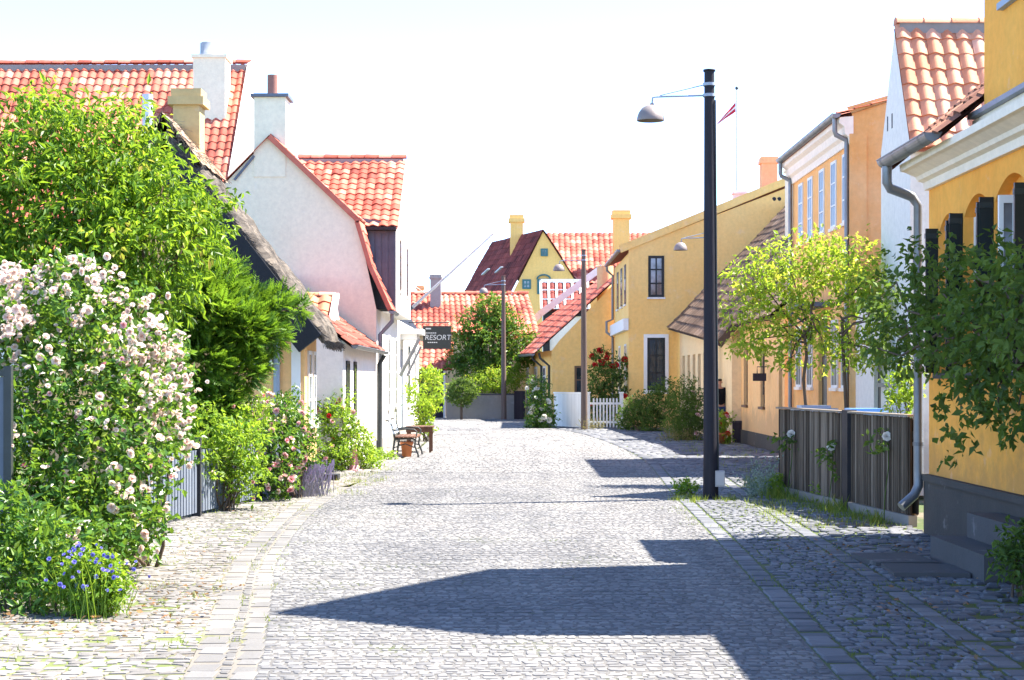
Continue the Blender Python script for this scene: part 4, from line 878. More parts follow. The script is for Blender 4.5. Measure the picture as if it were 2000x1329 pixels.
# ------------------------------------------------------------------ cream gabled house with cross gable
h = thing('gabled_house', 'cream house with a blank gable, mansard roof and red-tiled cross gable beside the bench', 'house', (-3.06, 38.1, 0))
fx, y0, y1 = -3.06, 38.1, 55.5
apx, apz = at(527, 270, y0).x, gz(268, y0); kn = at(702, 428, y0); ev = at(762, 606, y0)
wl = MB()
GP = [V((fx, y0, 0)), V((fx, y0, 3.25)), V((kn.x-.06, y0, kn.z)), V((apx, y0, apz)), V((-7.0, y0, gz(436, y0)+.35)), V((-7.0, y0, 0))]
wl.face(GP); wl.build('gable_wall', M['cream'], h)
fw_ = MB(); Wd = [(38.9,39.45,.95,2.75),(41.6,42.2,.95,2.75),(44.2,44.9,.95,2.75)]
cg0, cg1, cga, cgz, cge = 39.6, 45.2, 42.4, gz(312, 42.4), gz(438, 39.6); cfx = -2.72
hs = [(a-y0, b-y0, c, d) for a, b, c, d in Wd] + [(46.4-y0, 47.6-y0, .12, 2.5), (49.4-y0, 50.6-y0, .9, 2.7), (52.6-y0, 53.4-y0, .9, 2.7)]
wall_rect(fw_, (fx, y0, 0), UY, UX, y1-y0, 3.25, hs, .12)
up = [(40.85-cg0, 41.35-cg0, .55, 1.78), (43.5-cg0, 44.05-cg0, .55, 1.78)]
wall_rect(fw_, (cfx, cg0, 3.25), UY, UX, cg1-cg0, cge-3.25, up, .12)
fw_.face([V((cfx, cg0, cge)), V((cfx, cg1, cge)), V((cfx, cga, cgz-.05))]); fw_.face([V((cfx, cg1, 3.25)), V((fx-1.5, cg1, 3.25)), V((fx-1.5, cg1, cge)), V((cfx, cg1, cge))]); fw_.face([V((cfx, cg0, 3.25)), V((cfx, cg1, 3.25)), V((fx, cg1, 3.25)), V((fx, cg0, 3.25))])
fw_.face([V((fx, y1, 0)), V((-7.0, y1, 0)), V((-7.0, y1, 5.4)), V((apx, y1, apz)), V((fx, y1, 3.25))]); fw_.face([V((-7.0,y0,0)), V((-7.0,y1,0)), V((-7.0,y1,5.4)), V((-7.0,y0,5.4))]); fw_.build('wall', M['white'], h)
for i, q in enumerate(hs):
    if i != 3: window(h, (fx, y0, 0), UY, UX, q, .06, .06, 2, 4, 'white_paint', 'glass', 'white_paint')
for q in up: window(h, (cfx, cg0, 3.25), UY, UX, q, .06, .05, 1, 3, 'pole_brown', 'glass_dull', 'white_paint')
m = MB(); m.box(fx-.10, fx-.05, 46.42, 47.58, .12, 2.48); m.build('door', M['blue_grey'], h)
m = MB(); m.box(fx+.002, fx+.6, 46.2, 47.8, 2.9, 3.05); m.box(fx+.002, fx+.45, 46.3, 47.7, 2.75, 2.9); m.build('door_canopy', M['white_paint'], h)
rf = MB()
pantiles(rf, (kn.x-.02, y0-.12, kn.z+.0), (kn.x-.02, y1, kn.z), (apx, y1, apz+.04), (apx, y0-.12, apz+.04), .216, .26, .036, random.Random(51))
rf.face([V((apx, y0-.12, apz+.03)), V((apx, y1, apz+.03)), V((-7.02, y1, kn.z+.3)), V((-7.02, y0-.12, kn.z+.3))])
mid = (kn + ev)/2 + V((-.10, 0, -.02))
for a_, b_ in ((mid, kn + V((-.05,0,-.03))), (ev + V((.03,0,0)), mid)):
    pantiles(rf, (a_.x, y0-.1, a_.z), (a_.x, cg0-.05, a_.z), (b_.x, cg0-.05, b_.z), (b_.x, y0-.1, b_.z), .216, .26, .036, random.Random(52))
rf.beam(V((apx, y0-.08, apz-.0)), V((kn.x, y0-.08, kn.z-.06)), .1, .12, .6)
rf.beam(V((kn.x-.05, y0-.08, kn.z-.06)), V((mid.x, y0-.08, mid.z-.02)), .1, .10, .6); rf.beam(V((mid.x, y0-.08, mid.z-.02)), V((ev.x, y0-.08, ev.z)), .1, .10, .6)
roof = rf.build('roof', M['tile_red'], h)
cr = MB(); xb_ = gx(606, cga)
pantiles(cr, (xb_-.3, cg0-.12, cge-.08), (cfx+.05, cg0-.12, cge-.08), (cfx+.05, cga, cgz), (xb_-.3, cga, cgz), .225, .27, .042, random.Random(53))
cr.face([V((xb_-.3, cga, cgz)), V((cfx-.03, cga, cgz)), V((cfx-.03, cg1+.0, cge-.02)), V((xb_-.3, cg1+.1, cge-.05))])
crr = cr.build('cross_roof', M['tile_red'], h)
m = MB(); ridge_tiles(m, (xb_-.3, cga, cgz+.06), (cfx+.06, cga, cgz+.06), .13, .36); m.build('ridge', M['tile_red'], crr)
m = MB(); m.box(xb_-.3, cfx, cga-.14, cga-.05, cgz-.16, cgz); m.build('mortar', M['ridge_grey'], crr)
m = MB(); m.face([V((kn.x-.9, cg0, 3.3)), V((cfx, cg0, 3.3)), V((cfx, cg0, cge)), V((kn.x-.9, cg0, cge+.3))]); 
for k in range(6): m.box(cfx-.16-k*.16, cfx-.03-k*.16, cg0-.02, cg0-.002, 3.3, cge-.05, .2+.15*(k % 4))
m.build('cheek', M['slate'], h)
m = MB(); m.box(kn.x-.1, cfx+.02, cg0-.3, cg0+.02, cge-.16, cge-.09); m.build('soffit', M['tar'], h)
cz0, cz1 = gz(305, y0), gz(190, y0); xa_, xb2 = gx(496, y0), gx(558, y0)
m = MB(); m.box(xa_, xb2, y0-.02, y0+.75, apz-.9, cz1); ch = m.build('chimney', M['cream'], roof)
m = MB(); m.box(xa_-.07, xb2+.07, y0-.1, y0+.83, cz1, cz1+.07); m.build('cap', M['slate'], ch)
m = MB(); m.tube([V((gx(528,y0), y0+.35, cz1+.07)), V((gx(528,y0), y0+.35, gz(142,y0)))], .115, 14); m.build('flue', M['clay_brown'], ch)
m = MB(); m.beam((gx(458,y0), y0-.025, gz(352,y0)), (gx(497,y0), y0-.025, gz(305,y0)), .04, .05); m.build('flashing', M['slate'], h)
gutter(h, (ev.x+.04, y0-.1, ev.z-.02), (ev.x+.04, cg0-.1, ev.z-.02), .07)
pipe(h, [(ev.x+.04, y0+.1, ev.z-.08),(ev.x+.04, y0+.1, ev.z-.25),(fx+.08, y0+.12, ev.z-.55),(fx+.08, y0+.12, .1)], .05)
m = MB(); m.box(fx-.02, fx+.04, y0-.01, y1, -.02, .28); m.build('plinth', M['concrete'], h)

# hanging shop sign, wall flagpole
sg = thing('hanging_sign', 'black hanging shop sign with white lettering below the slanting flagpole', 'sign', (-2.2, 50, 2.9))
Ys = 50.0; a, b, c, d = gx(826,Ys), gx(881,Ys), gz(682,Ys), gz(637,Ys)
m = MB(); m.box(a, b, Ys-.02, Ys+.02, c, d); bd = m.build('board', M['sign_black'], sg)
m = MB(); m.tube([V((fx, Ys, d+.10)), V((b-.05, Ys, d+.10))], .018, 8); m.tube([V((a+.1,Ys,d)), V((a+.1,Ys,d+.1))], .008, 6); m.tube([V((b-.1,Ys,d)), V((b-.1,Ys,d+.1))], .008, 6); m.build('bracket', M['iron'], sg)
def text(body, size, x, z, y, parent, mat='sign_white', shear=0):
    cu = bpy.data.curves.new('lettering', 'FONT'); cu.body = body; cu.size = size; cu.align_x = 'CENTER'; cu.extrude = .004; cu.shear = shear
    o_ = bpy.data.objects.new('lettering', cu); COL.objects.link(o_); o_.parent = parent; off = ORG[parent.name]
    o_.location = V((x, y, z)) - off; o_.rotation_euler = (math.pi/2, 0, 0); cu.materials.append(M[mat]); 
    dg = bpy.context.evaluated_depsgraph_get(); me = bpy.data.meshes.new_from_object(o_.evaluated_get(dg)); n_ = bpy.data.objects.new('letters', me); COL.objects.link(n_)
    n_.parent = parent; n_.location = o_.location; n_.rotation_euler = o_.rotation_euler; bpy.data.objects.remove(o_); n_.name = 'lettering'; return n_
text('RESORT', .215, (a+b)/2+.02, c+.27, Ys-.026, bd, shear=.15)
m = MB()
for k in range(6): m.box(a+.08+k*.055, a+.08+k*.055+.04, Ys-.027, Ys-.0215, c+.46, c+.485)
for k in range(5): m.box(a+.14+k*.06, a+.14+k*.06+.045, Ys-.027, Ys-.0215, c+.18, c+.205)
m.box(a+.08, a+.24, Ys-.027, Ys-.0215, c+.58, c+.62, .2); m.build('small_print', M['sign_white'], bd)
fp = thing('wall_flagpole', 'white flagpole slanting out from the white house front over the street', 'flagpole', (-3.06, 50.5, 3.6))
m = MB(); p0, p1 = at(818, 605, 50.5), at(962, 458, 50.5); p0.x = fx + .02; m.tube([p0, p1], [.05, .03], 10); m.build('pole', M['white_paint'], fp)
m = MB(); m.lathe(p1 + V((0,0,-.04)), [(.001,.1),(.04,.08),(.05,.04),(.03,0)], 10); m.build('finial', M['white_paint'], fp)
m = MB(); q = (p0*.8 + p1*.2); m.tube([V((fx, 50.5, q.z+.35)), q], .012, 6); m.tube([V((fx, 50.5, p0.z)), p0 + (p1-p0)*.03], .06, 8); m.build('bracket', M['zinc'], fp)
aw = thing('folded_awning', 'grey folded awning arms slanting over the white shop door', 'awning', (fx, 45.6, 2.4))
m = MB(); m.beam((fx+.06, 45.3, 1.75), (fx+.55, 45.6, 2.75), .05, .09); m.build('arm', M['zinc'], aw); m = MB(); m.beam((fx+.06, 48.2, 1.75), (fx+.45, 48.4, 2.6), .04, .06); m.build('arm', M['zinc'], aw)

# bench with planks, pot beneath
bn = thing('bench', 'black cast iron bench with brown slats standing by the white house', 'bench', (-2.3, 36, 0))
def bench_end(y):
    m = MB()
    m.tube([V((-2.52,y,0)), V((-2.50,y,.2)), V((-2.47,y,.40)), V((-2.50,y,.55)), V((-2.55,y,.72)), V((-2.62,y,.80)), V((-2.66,y,.79)), V((-2.65,y,.755))], [.022,.022,.026,.022,.02,.02,.018,.014], 8)
    m.tube([V((-1.97,y,0)), V((-1.98,y,.08)), V((-2.05,y,.25)), V((-2.03,y,.38)), V((-2.10,y,.41)), V((-2.47,y,.40))], [.025,.02,.022,.024,.022,.022], 8)
    m.tube([V((-2.50,y,.58)), V((-2.25,y,.61)), V((-2.06,y,.60)), V((-2.00,y,.55)), V((-2.03,y,.40))], .016, 8)
    m.tube([V((-2.06,y,.22)), V((-2.25,y,.30)), V((-2.48,y,.22))], .012, 6)
    return m
for y in (35.6, 37.1): bench_end(y).build('bench_end', M['iron'], bn)
m = MB()
for k in range(5): m.box(-2.46+k*.095, -2.46+k*.095+.075, 35.5, 37.2, .425, .455, .3+.1*k)
m.build('seat', M['bench_wood'], bn)
m = MB()
for k in range(3): m.obox(V((-2.50-k*.035, 35.5, .50+k*.10)), V((-.028,0,.075)), V((0,1.7,0)), V((.02,0,.008)), .5+.15*k)
m.build('backrest', M['blue_grey'], bn)
tb = thing('low_table', 'dark brown slatted table top beyond the iron bench', 'table', (-1.9, 38.4, 0))
m = MB()
for k in range(6): m.box(-2.40+k*.105, -2.40+k*.105+.095, 37.9, 38.8, .56, .60, .2+.12*(k % 4))
m.box(-2.38, -1.8, 37.92, 37.95, .47, .56, .3); m.build('table_top', M['bench_wood'], tb)
for x in (-2.34, -1.84):
    for y in (37.98, 38.70): m = MB(); m.beam((x, y, 0), (x, y, .56), .05, .05, .3, (0,1,0)); m.build('leg', M['bench_wood'], tb)
def pot(x, y, r, hh, label, mat='terracotta', grp=None, name='flower_pot'):
    m = MB(); m.lathe((x,y,0), [(.001,0),(r*.72,0),(r*.95,hh*.82),(r*1.08,hh*.82),(r*1.1,hh),(r*.95,hh),(r*.9,hh*.9),(.001,hh*.88)], 18)
    return tag(m.build(name, M[mat]), label, 'pot', grp)
pot(-2.24, 35.95, .13, .33, 'terracotta pot tucked under the iron bench')
og = MB(); og.lathe((gx(692,30.3),30.3,0), [(.15,0),(.15,.04),(.09,.05),(.07,.2),(.05,.28),(.06,.3),(.035,.42),(.001,.5)], 14)
tag(og.build('garden_ornament', M['petal_rose']), 'small pink ornament by the foot of the tall rose bush', 'ornament')

# ================================================================== FOLIAGE
def rv(r): return V((r.gauss(0,1), r.gauss(0,1), r.gauss(0,1))).normalized()
def leaves(mb, blobs, n, size, rng, aspect=.42, droop=.0, cl=7, up=.35, shell=.5, spread=1.0, tmid=.5, tvar=.22, xmax=None, xmin=None, ymin=None):
    ws = [b[1][0]*b[1][2] for b in blobs]; nclu = n // cl
    for b in rng.choices(blobs, ws, k=nclu):
        c, (rx_, ry_, rz_) = b; d = rv(rng); lump = 1 + .30*noise.noise(d*2.2 + c*3)
        rho = (shell + (1-shell)*rng.random()**.6)*lump
        p0 = c + V((d.x*rx_, d.y*ry_, d.z*rz_))*rho
        if (p0.z < .02 and ymin != -99) or (xmax is not None and p0.x > xmax) or (xmin is not None and p0.x < xmin) or (ymin is not None and p0.y < ymin): continue
        tw = (d*.7 + rv(rng)*.6 + UZ*up*.8).normalized(); tb_ = rng.gauss(tmid, tvar); Lt = size*cl*.38*spread
        for k in range(cl):
            p = p0 + tw*Lt*(k/cl) + rv(rng)*size*.35*spread
            a = (tw*.5 + rv(rng)*.75 - UZ*droop).normalized(); nr = (d*.5 + UZ*(up+.25) + rv(rng)*.65).normalized()
            wv = a.cross(nr)
            if wv.length < .05: continue
            wv.normalize(); nr = wv.cross(a); L = size*rng.uniform(.5,1.4); W = L*aspect*.5
            m_ = p + a*L*.45; tip = p + a*L - nr*L*(.12 + droop*.1)
            i = len(mb.v); mb.v.extend((p, m_ + wv*W + nr*W*.35, tip, m_ - wv*W + nr*W*.35))
            t = min(1, max(0, tb_ + rng.gauss(0,.10)))
            mb.f.append((i,i+1,i+2)); mb.f.append((i,i+2,i+3)); mb.t.extend((t,t)); mb.sm.extend((False,False))
def sprays(mb, blobs, n, size, rng, tmid=.45, up=.25, dirb=None):
    """flat feathery conifer sprays: a stem with narrow leaflets on both sides"""
    ws = [b[1][0]*b[1][2] for b in blobs]
    for b in rng.choices(blobs, ws, k=n):
        c, (rx_, ry_, rz_) = b; d = rv(rng); rho = .35 + .6*rng.random()**.6; p0 = c + V((d.x*rx_, d.y*ry_, d.z*rz_))*rho*(1+.25*noise.noise(d*2+c*3))
        ax = (d*.7 + UZ*up + rv(rng)*.35 + (dirb or V((0,0,0)))).normalized(); nr = (UZ*.6 + rv(rng)*.6).normalized(); wv = ax.cross(nr)
        if wv.length < .1: continue
        wv.normalize(); L = size*rng.uniform(.6,1.4); tb_ = rng.gauss(tmid,.22)
        for k in range(7):
            s = k/7; q = p0 + ax*L*s
            for sg_ in (1,-1):
                dr_ = (ax*.8 + wv*sg_*.75 + rv(rng)*.15).normalized(); l = L*.5*(1-s*.65); wd = nr.cross(dr_)*l*.16
                i = len(mb.v); mb.v.extend((q, q + dr_*l*.5 + wd, q + dr_*l, q + dr_*l*.5 - wd)); t = min(1, max(0, tb_ + s*.25 + rng.gauss(0,.06)))
                mb.f.append((i,i+1,i+2,i+3)); mb.t.append(t); mb.sm.append(False)
def blob(px, py, Y, r, ry=None, rz=None): return (at(px, py, Y), (r, ry or r, rz or r))
def limb(mb, a, b, r0, r1, rng, n=5, wob=.08):
    a = V(a); b = V(b); L = (b-a).length; pts = [a + (b-a)*(k/n) + (rv(rng)*wob*L if 0 < k < n else V((0,0,0))) for k in range(n+1)]
    mb.tube(pts, [r0 + (r1-r0)*k/n for k in range(n+1)], 7); return pts
def blossom_mesh(name, mat, rng, petals=(7,6,4)):
    m = MB()
    for ring, cnt in enumerate(petals):
        for k in range(cnt):
            q = 2*math.pi*(k + ring*.4)/cnt + rng.uniform(-.2,.2); tilt = (.25, .75, 1.15)[ring] + rng.uniform(-.12,.12); R_ = (1.0,.8,.5)[ring]
            o_ = V((math.cos(q), math.sin(q), 0)); s_ = V((-math.sin(q), math.cos(q), 0)); upv = o_*math.cos(tilt) + UZ*math.sin(tilt); w_ = .55*R_
            b0 = o_*.08; pr = [(b0, .15), (b0 + upv*.45*R_, w_), (b0 + upv*.85*R_ + UZ*.05, w_*.8)]
            t = min(1, max(0, .9 - ring*.3 + rng.gauss(0,.12)))
            for (p, wa), (q2, wb) in zip(pr, pr[1:]): m.face([p - s_*wa, p + s_*wa, q2 + s_*wb, q2 - s_*wb], t, True)
    me_o = m.build(name, mat); me = me_o.data; bpy.data.objects.remove(me_o); return me
rb = random.Random(77)
BL = {k: [blossom_mesh('blossom', M[k], rb) for _ in range(3)] for k in ('petal_pink','petal_rose','petal_white','petal_red')}
def blossoms_mass(parent, mesh_list, spots, rng, mat, name='blossoms'):
    m = MB()
    for p, r in spots:
        me = rng.choice(mesh_list); rot = (V((0,-1,.5)) + rv(rng)*.8).to_track_quat('Z','X').to_matrix()
        tt = [d_.value for d_ in me.attributes['tint'].data]; sh = rng.gauss(0,.15)
        for pl_, t in zip(me.polygons, tt): m.face([p + rot @ (me.vertices[i].co*r) for i in pl_.vertices], min(1,max(0,t+sh)), True)
    return m.build(name, M[mat], parent, 'stuff')
def on_blobs(blobs, n, rng, fr=1.0, cond=None):
    out = []; ws = [b[1][0]*b[1][2] for b in blobs]
    while len(out) < n:
        c, (a, b_, c_) = rng.choices(blobs, ws)[0]; d = rv(rng)
        if d.y > .35: continue
        p = c + V((d.x*a, d.y*b_, d.z*c_))*fr*rng.uniform(.92,1.1)
        if p.z > .1 and (cond is None or cond(p)): out.append(p)
    return out
def px_of(p): return (1000 + F*p.x/p.y, HOR - F*(p.z-EYE)/p.y)

# --- climbing rose in front on the left
rr = random.Random(100)
t = thing('rose_bush', 'huge climbing rose covered in pale pink blossoms at the left edge', 'rose bush', (-3.9, 14.6, 0))
RB = [blob(40,640,14.6,.48), blob(140,620,14.6,.46), blob(225,670,14.8,.42), blob(295,740,15,.34), blob(50,770,14.2,.52), blob(160,770,14.2,.5), blob(250,820,14.4,.42), blob(310,860,14.8,.26),
      blob(60,900,13.8,.5), blob(180,910,13.8,.45), blob(262,950,14.2,.32), blob(70,1020,13.4,.45), blob(170,1030,13.4,.38), blob(235,1030,13.8,.26), blob(-60,700,14.6,.5), blob(-60,900,14,.5), blob(320,700,15.6,.2), blob(255,1030,14.2,.22), blob(225,1085,13.4,.18), blob(120,1080,13,.28)]
m = MB(); leaves(m, RB, 19000, .068, rr, .6, .1, 7, .4, .45); m.build('foliage', M['leaf_rose'], t)
m = MB()
for b in RB[:14]: limb(m, (b[0].x*.9-.35, 14.9, 0), b[0], .02, .007, rr)
m.build('stem', M['bark'], t)
def band(p):
    x, y = px_of(p); 
    edge = interp([(0,560),(100,525),(180,555),(240,600),(300,650),(340,740),(360,860)], x)
    k = (y - edge)
    return rr.random() < (1.0 if k < 100 else .22 if k < 330 else .09)
sp_ = []
for p in on_blobs(RB, 310, rr, 1.05, band):
    for k in range(rr.choice((2,3,5,6,7))): sp_.append(p + V((rr.gauss(0,.055), rr.gauss(-.01,.04), rr.gauss(0,.05))))
near = sorted(sp_, key=lambda p: p.y)
pick = set(rr.sample(range(len(near)), 90))
for i in pick:
    o_ = bpy.data.objects.new('blossom', rr.choice(BL['petal_pink'])); COL.objects.link(o_); o_.parent = t; o_.location = near[i] - ORG[t.name]
    o_.rotation_euler = (V((0,-1,.5)) + rv(rr)*.9).to_track_quat('Z','X').to_euler(); o_.scale = [rr.uniform(.024,.046)]*3
blossoms_mass(t, BL['petal_pink'], [(near[i], rr.uniform(.014,.042)) for i in range(len(near)) if i not in pick], rr, 'petal_pink')
blossoms_mass(t, BL['petal_rose'], [(p, rr.uniform(.015,.034)) for p in on_blobs(RB, 60, rr, 1.0)], rr, 'petal_rose', 'pink_blossoms')

# --- low shrub and blue flowers in the left corner
t = thing('shrub', 'leafy green shrub at the bottom left corner below the climbing rose', 'shrub', (-3.4, 12, 0))
LB = [blob(20,1050,12.4,.32), blob(85,1090,12.2,.24), blob(10,1140,12,.22), blob(110,1150,12,.15), blob(-60,1080,12.2,.3), blob(60,1160,11.9,.12)]
m = MB(); leaves(m, LB, 3600, .075, rr, .42, .1, 6, .4, .3); m.build('foliage', M['leaf_rose'], t)
m = MB(); 
for b in LB: limb(m, (b[0].x, b[0].y, 0), b[0], .012, .005, rr)
m.build('stem', M['bark'], t)
t = thing('flower_clump', 'clump of blue flowers on thin green stems at the kerb end of the rose', 'flowers', (-2.95, 11.8, 0))
m = MB(); sps = []
for k in range(200):
    x = gx(rr.gauss(180,30), 11.8); y = 11.8 + rr.gauss(0,.13); hh = rr.uniform(.15,.50); dx, dy = rr.gauss(0,.10), rr.gauss(0,.08); w_ = .0025
    p0, p1, p2 = V((x,y,0)), V((x+dx*.4, y+dy*.4, hh*.6)), V((x+dx, y+dy, hh))
    m.face([p0-UX*w_, p0+UX*w_, p1+UX*w_, p1-UX*w_], rr.random()*.7); m.face([p1-UX*w_, p1+UX*w_, p2], rr.random()*.7); sps.append(p2)
BC = [(V((gx(180,11.8), 11.8, .25)), (.19,.16,.2))]; BC.append((V((gx(180,11.8), 11.8, .16)), (.24,.17,.14))); leaves(m, BC, 5200, .042, rr, .5, .1, 5, .5, .2); m.build('foliage', M['leaf_light'], t)
blossoms_mass(t, BL['petal_white'], [(p + V((0,-.03,0)), rr.uniform(.010,.019)) for p in rr.sample([s for s in sps if s.z > .2], 90)], rr, 'petal_blue')

# --- dark metal gate and picket fence among the roses
gt = thing('iron_gate', 'dark metal gate panel half buried in the climbing rose', 'gate', (gx(5,13.2), 13.2, 0))
m = MB(); a, b = gx(-90,13.2), gx(18,13.2)
m.box(b-.04, b+.02, 13.18, 13.24, 0, gz(715,13.2)); m.box(a, b-.04, 13.19, 13.23, gz(735,13.2), gz(722,13.2)); m.box(a, b-.04, 13.19, 13.23, .1, .15); m.build('frame', M['iron'], gt)
m = MB(); m.box(a, b-.045, 13.2, 13.215, .15, gz(737,13.2)); m.build('panel', M['slate'], gt)
pf = thing('garden_fence', 'low black picket fence under the roses along the left pavement', 'fence', (-3.9, 20, 0))
a, b = V((gx(285,18.6), 18.6, 0)), V((gx(560,24.6), 24.6, 0)); d = (b-a); Ln = d.length; d.normalize(); nn = V((d.y,-d.x,0)); m = MB(); k = 0
while k < Ln: m.obox(a + d*k + UZ*.05, d*.07, nn*.02, UZ*.75, .5 + .4*rr.random()); k += .105
for z in (.18,.62): m.obox(a + UZ*z - nn*.001, d*Ln, -nn*.035, UZ*.06, .3)
m.build('picket_panel', M['slate'], pf)
for s_ in (.06, .30, .52, .75, .99):
    m = MB(); p = a + d*Ln*s_; m.box(p.x-.05, p.x+.05, p.y-.05, p.y+.05, 0, .95); m.build('post', M['tar'], pf)

# --- plum tree
t = thing('plum_tree', 'plum tree with drooping yellow-green leaves in front of the long red roof', 'tree', (-4.4, 19.6, 0))
PB = [blob(20,320,19.5,.5), blob(100,270,19.6,.46), blob(175,300,19.6,.5), blob(240,290,19.8,.42), blob(60,420,19.2,.6), blob(170,400,19.2,.6), blob(270,380,19.4,.52), blob(320,385,19.6,.36), blob(375,430,19.8,.3),
      blob(80,520,19,.55), blob(200,500,19,.55), blob(300,480,19.2,.5), blob(-50,380,19.5,.6), blob(-60,520,19.2,.6), blob(270,600,19.2,.4), blob(100,225,19.8,.22), blob(235,235,20,.2), blob(30,590,19,.5), blob(330,560,19.6,.3), blob(425,400,20,.16), blob(410,455,20,.22)]
m = MB(); leaves(m, PB, 18500, .115, rr, .36, .55, 7, .15, .42, 1.1, .5, .26); m.build('crown', M['leaf_plum'], t)
m = MB(); tr = limb(m, (-4.4,19.6,0), (-4.5,19.5,2.4), .11, .075, rr, 5, .03); m.build('trunk', M['bark'], t)
m = MB()
for b in PB: limb(m, (-4.5,19.5,rr.uniform(1.6,2.4)), b[0] + UZ*b[1][2]*.5, .04, .008, rr, 5, .06)
m.build('branches', M['bark'], t)

# --- dark conifer
t = thing('conifer_tree', 'dark green feathery conifer reaching out over the cottage garden', 'tree', (-3.6, 22, 0))
CB = [blob(370,430,22,.28), blob(385,490,22,.34), blob(425,555,21.9,.38), blob(485,600,22,.28), blob(540,598,22.1,.20), blob(585,602,22.2,.12), blob(410,610,21.6,.45), blob(480,640,21.8,.36), blob(530,650,22,.22),
      blob(400,700,21.6,.42), blob(465,715,21.8,.32), blob(420,780,21.7,.32), blob(380,560,21.8,.42), blob(350,660,21.8,.36), blob(370,780,21.8,.3), blob(500,720,22,.14), blob(390,850,21.8,.26), blob(500,700,22,.18)]
m = MB(); sprays(m, CB, 5600, .17, rr, .42, .22, V((.22,0,.05))); m.build('crown', M['leaf_conifer'], t)
m = MB(); limb(m, (-3.75,22,0), (-3.7,22,3.2), .11, .03, rr, 6, .02); m.build('trunk', M['bark'], t)
m = MB()
for b in CB: limb(m, (-3.72,22,max(.6, b[0].z-.4)), b[0], .03, .006, rr, 4, .05)
m.build('branches', M['bark'], t)

# --- generic bushes
def bush(name, label, blobs, n, size, mat, cat='bush', flowers=None, aspect=.5, droop=.1, stems=3, grp=None, tmid=.5, shell=.35, **kw):
    base = sum((b[0] for b in blobs), V((0,0,0)))/len(blobs); t = thing(name, label, cat, (base.x, base.y, 0), grp)
    m = MB(); leaves(m, blobs, n, size, rr, aspect, droop, 6, .4, shell, 1.0, tmid, **kw); m.build('foliage', M[mat], t)
    m = MB()
    for b in blobs:
        for k in range(stems): limb(m, (base.x + (b[0].x-base.x)*.5 + rr.gauss(0,.06), base.y + rr.gauss(0,.06), 0), b[0] + rv(rr)*b[1][0]*.5, .012, .005, rr, 4, .05)
    m.build('stem', M['bark'], t)
    for f_ in flowers or []:
        mat_f, cnt, r0, r1, cond = (*f_, None)[:5]
        src = mat_f if mat_f in BL else 'petal_pink'
        blossoms_mass(t, BL[src], [(p, rr.uniform(r0, r1)) for p in on_blobs(blobs, cnt, rr, 1.0, cond)], rr, mat_f, {'petal_pink':'pale_blossoms','petal_rose':'pink_blossoms','petal_red':'red_blossoms','petal_white':'white_blossoms'}[mat_f])
    return t
bush('bush', 'bright green bush over the black picket fence', [blob(400,850,21,.34), blob(460,880,21.4,.34), blob(380,920,20.8,.28), blob(470,940,21.4,.26), blob(430,800,21.6,.26), blob(490,820,22,.2), blob(350,900,20.4,.22)], 5200, .075, 'leaf_light', flowers=[('petal_rose', 14, .02, .035)], tmid=.55)
bush('rose_bush', 'round bush of soft pink roses in front of the thatched cottage', [blob(560,830,23.6,.28), blob(530,880,23.2,.32), blob(585,880,23.6,.26), blob(600,840,23.8,.16), blob(545,935,23,.22), blob(565,790,24,.16)], 4200, .07, 'leaf_rose', 'rose bush', [('petal_rose', 60, .035, .055), ('petal_pink', 26, .03, .05)])
bush('hydrangea', 'low mound of salmon pink and white blossoms behind the bright bush', [blob(520,800,24.6,.22), blob(545,815,24.5,.2), blob(495,810,24.7,.18)], 900, .07, 'leaf_light', 'hydrangea', [('petal_pink', 70, .035, .05), ('petal_rose', 22, .03, .045)])
t = thing('lavender', 'grey-violet lavender clump at the corner of the pink rose bush', 'lavender', (gx(570,24), 24, 0)); m = MB()
for k in range(1100):
    x = gx(rr.gauss(572,26), 24); y = 24 + rr.gauss(0,.2); hh = rr.uniform(.2,.42); dx = rr.gauss(0,.07); p0, p1 = V((x,y,0)), V((x+dx,y+rr.gauss(0,.05),hh)); w_ = .006
    m.face([p0-UX*w_*.6, p0+UX*w_*.6, p1+UX*w_, p1-UX*w_], rr.random()*.4); m.face([p1-UX*.010, p1+UX*.010, p1+V((dx*.3+.008,0,.09)), p1+V((dx*.3-.008,0,.09))], .6+.4*rr.random())
m.build('foliage', M['lavender'], t)
bush('rose_bush', 'tall loose rose with yellowing leaves against the white annex', [blob(660,830,30.5,.34), blob(690,870,30.5,.34), blob(655,890,30.2,.28), blob(710,890,30.8,.22), blob(640,800,30.6,.18), blob(670,780,30.7,.16), blob(725,900,31,.16)], 4800, .07, 'leaf_light', 'rose bush', [('petal_rose', 22, .035, .06), ('petal_white', 14, .03, .05), ('petal_red', 4, .03, .05)], tmid=.62)
bush('hollyhock', 'tall bright green potted plants by the white shop door', [blob(812,770,44,.22), blob(838,740,45,.24), blob(845,780,45,.24), blob(828,800,44.5,.26), blob(850,750,45.4,.16), blob(830,830,44.6,.2)], 2400, .10, 'leaf_lime', 'plant', None, .45, .1, 2)
bush('bush', 'low green weeds bush at the foot of the downpipe by the bench', [blob(745,893,34.5,.14), blob(760,897,34.3,.11), blob(730,895,34.6,.12)], 700, .06, 'leaf_light', 'weeds')

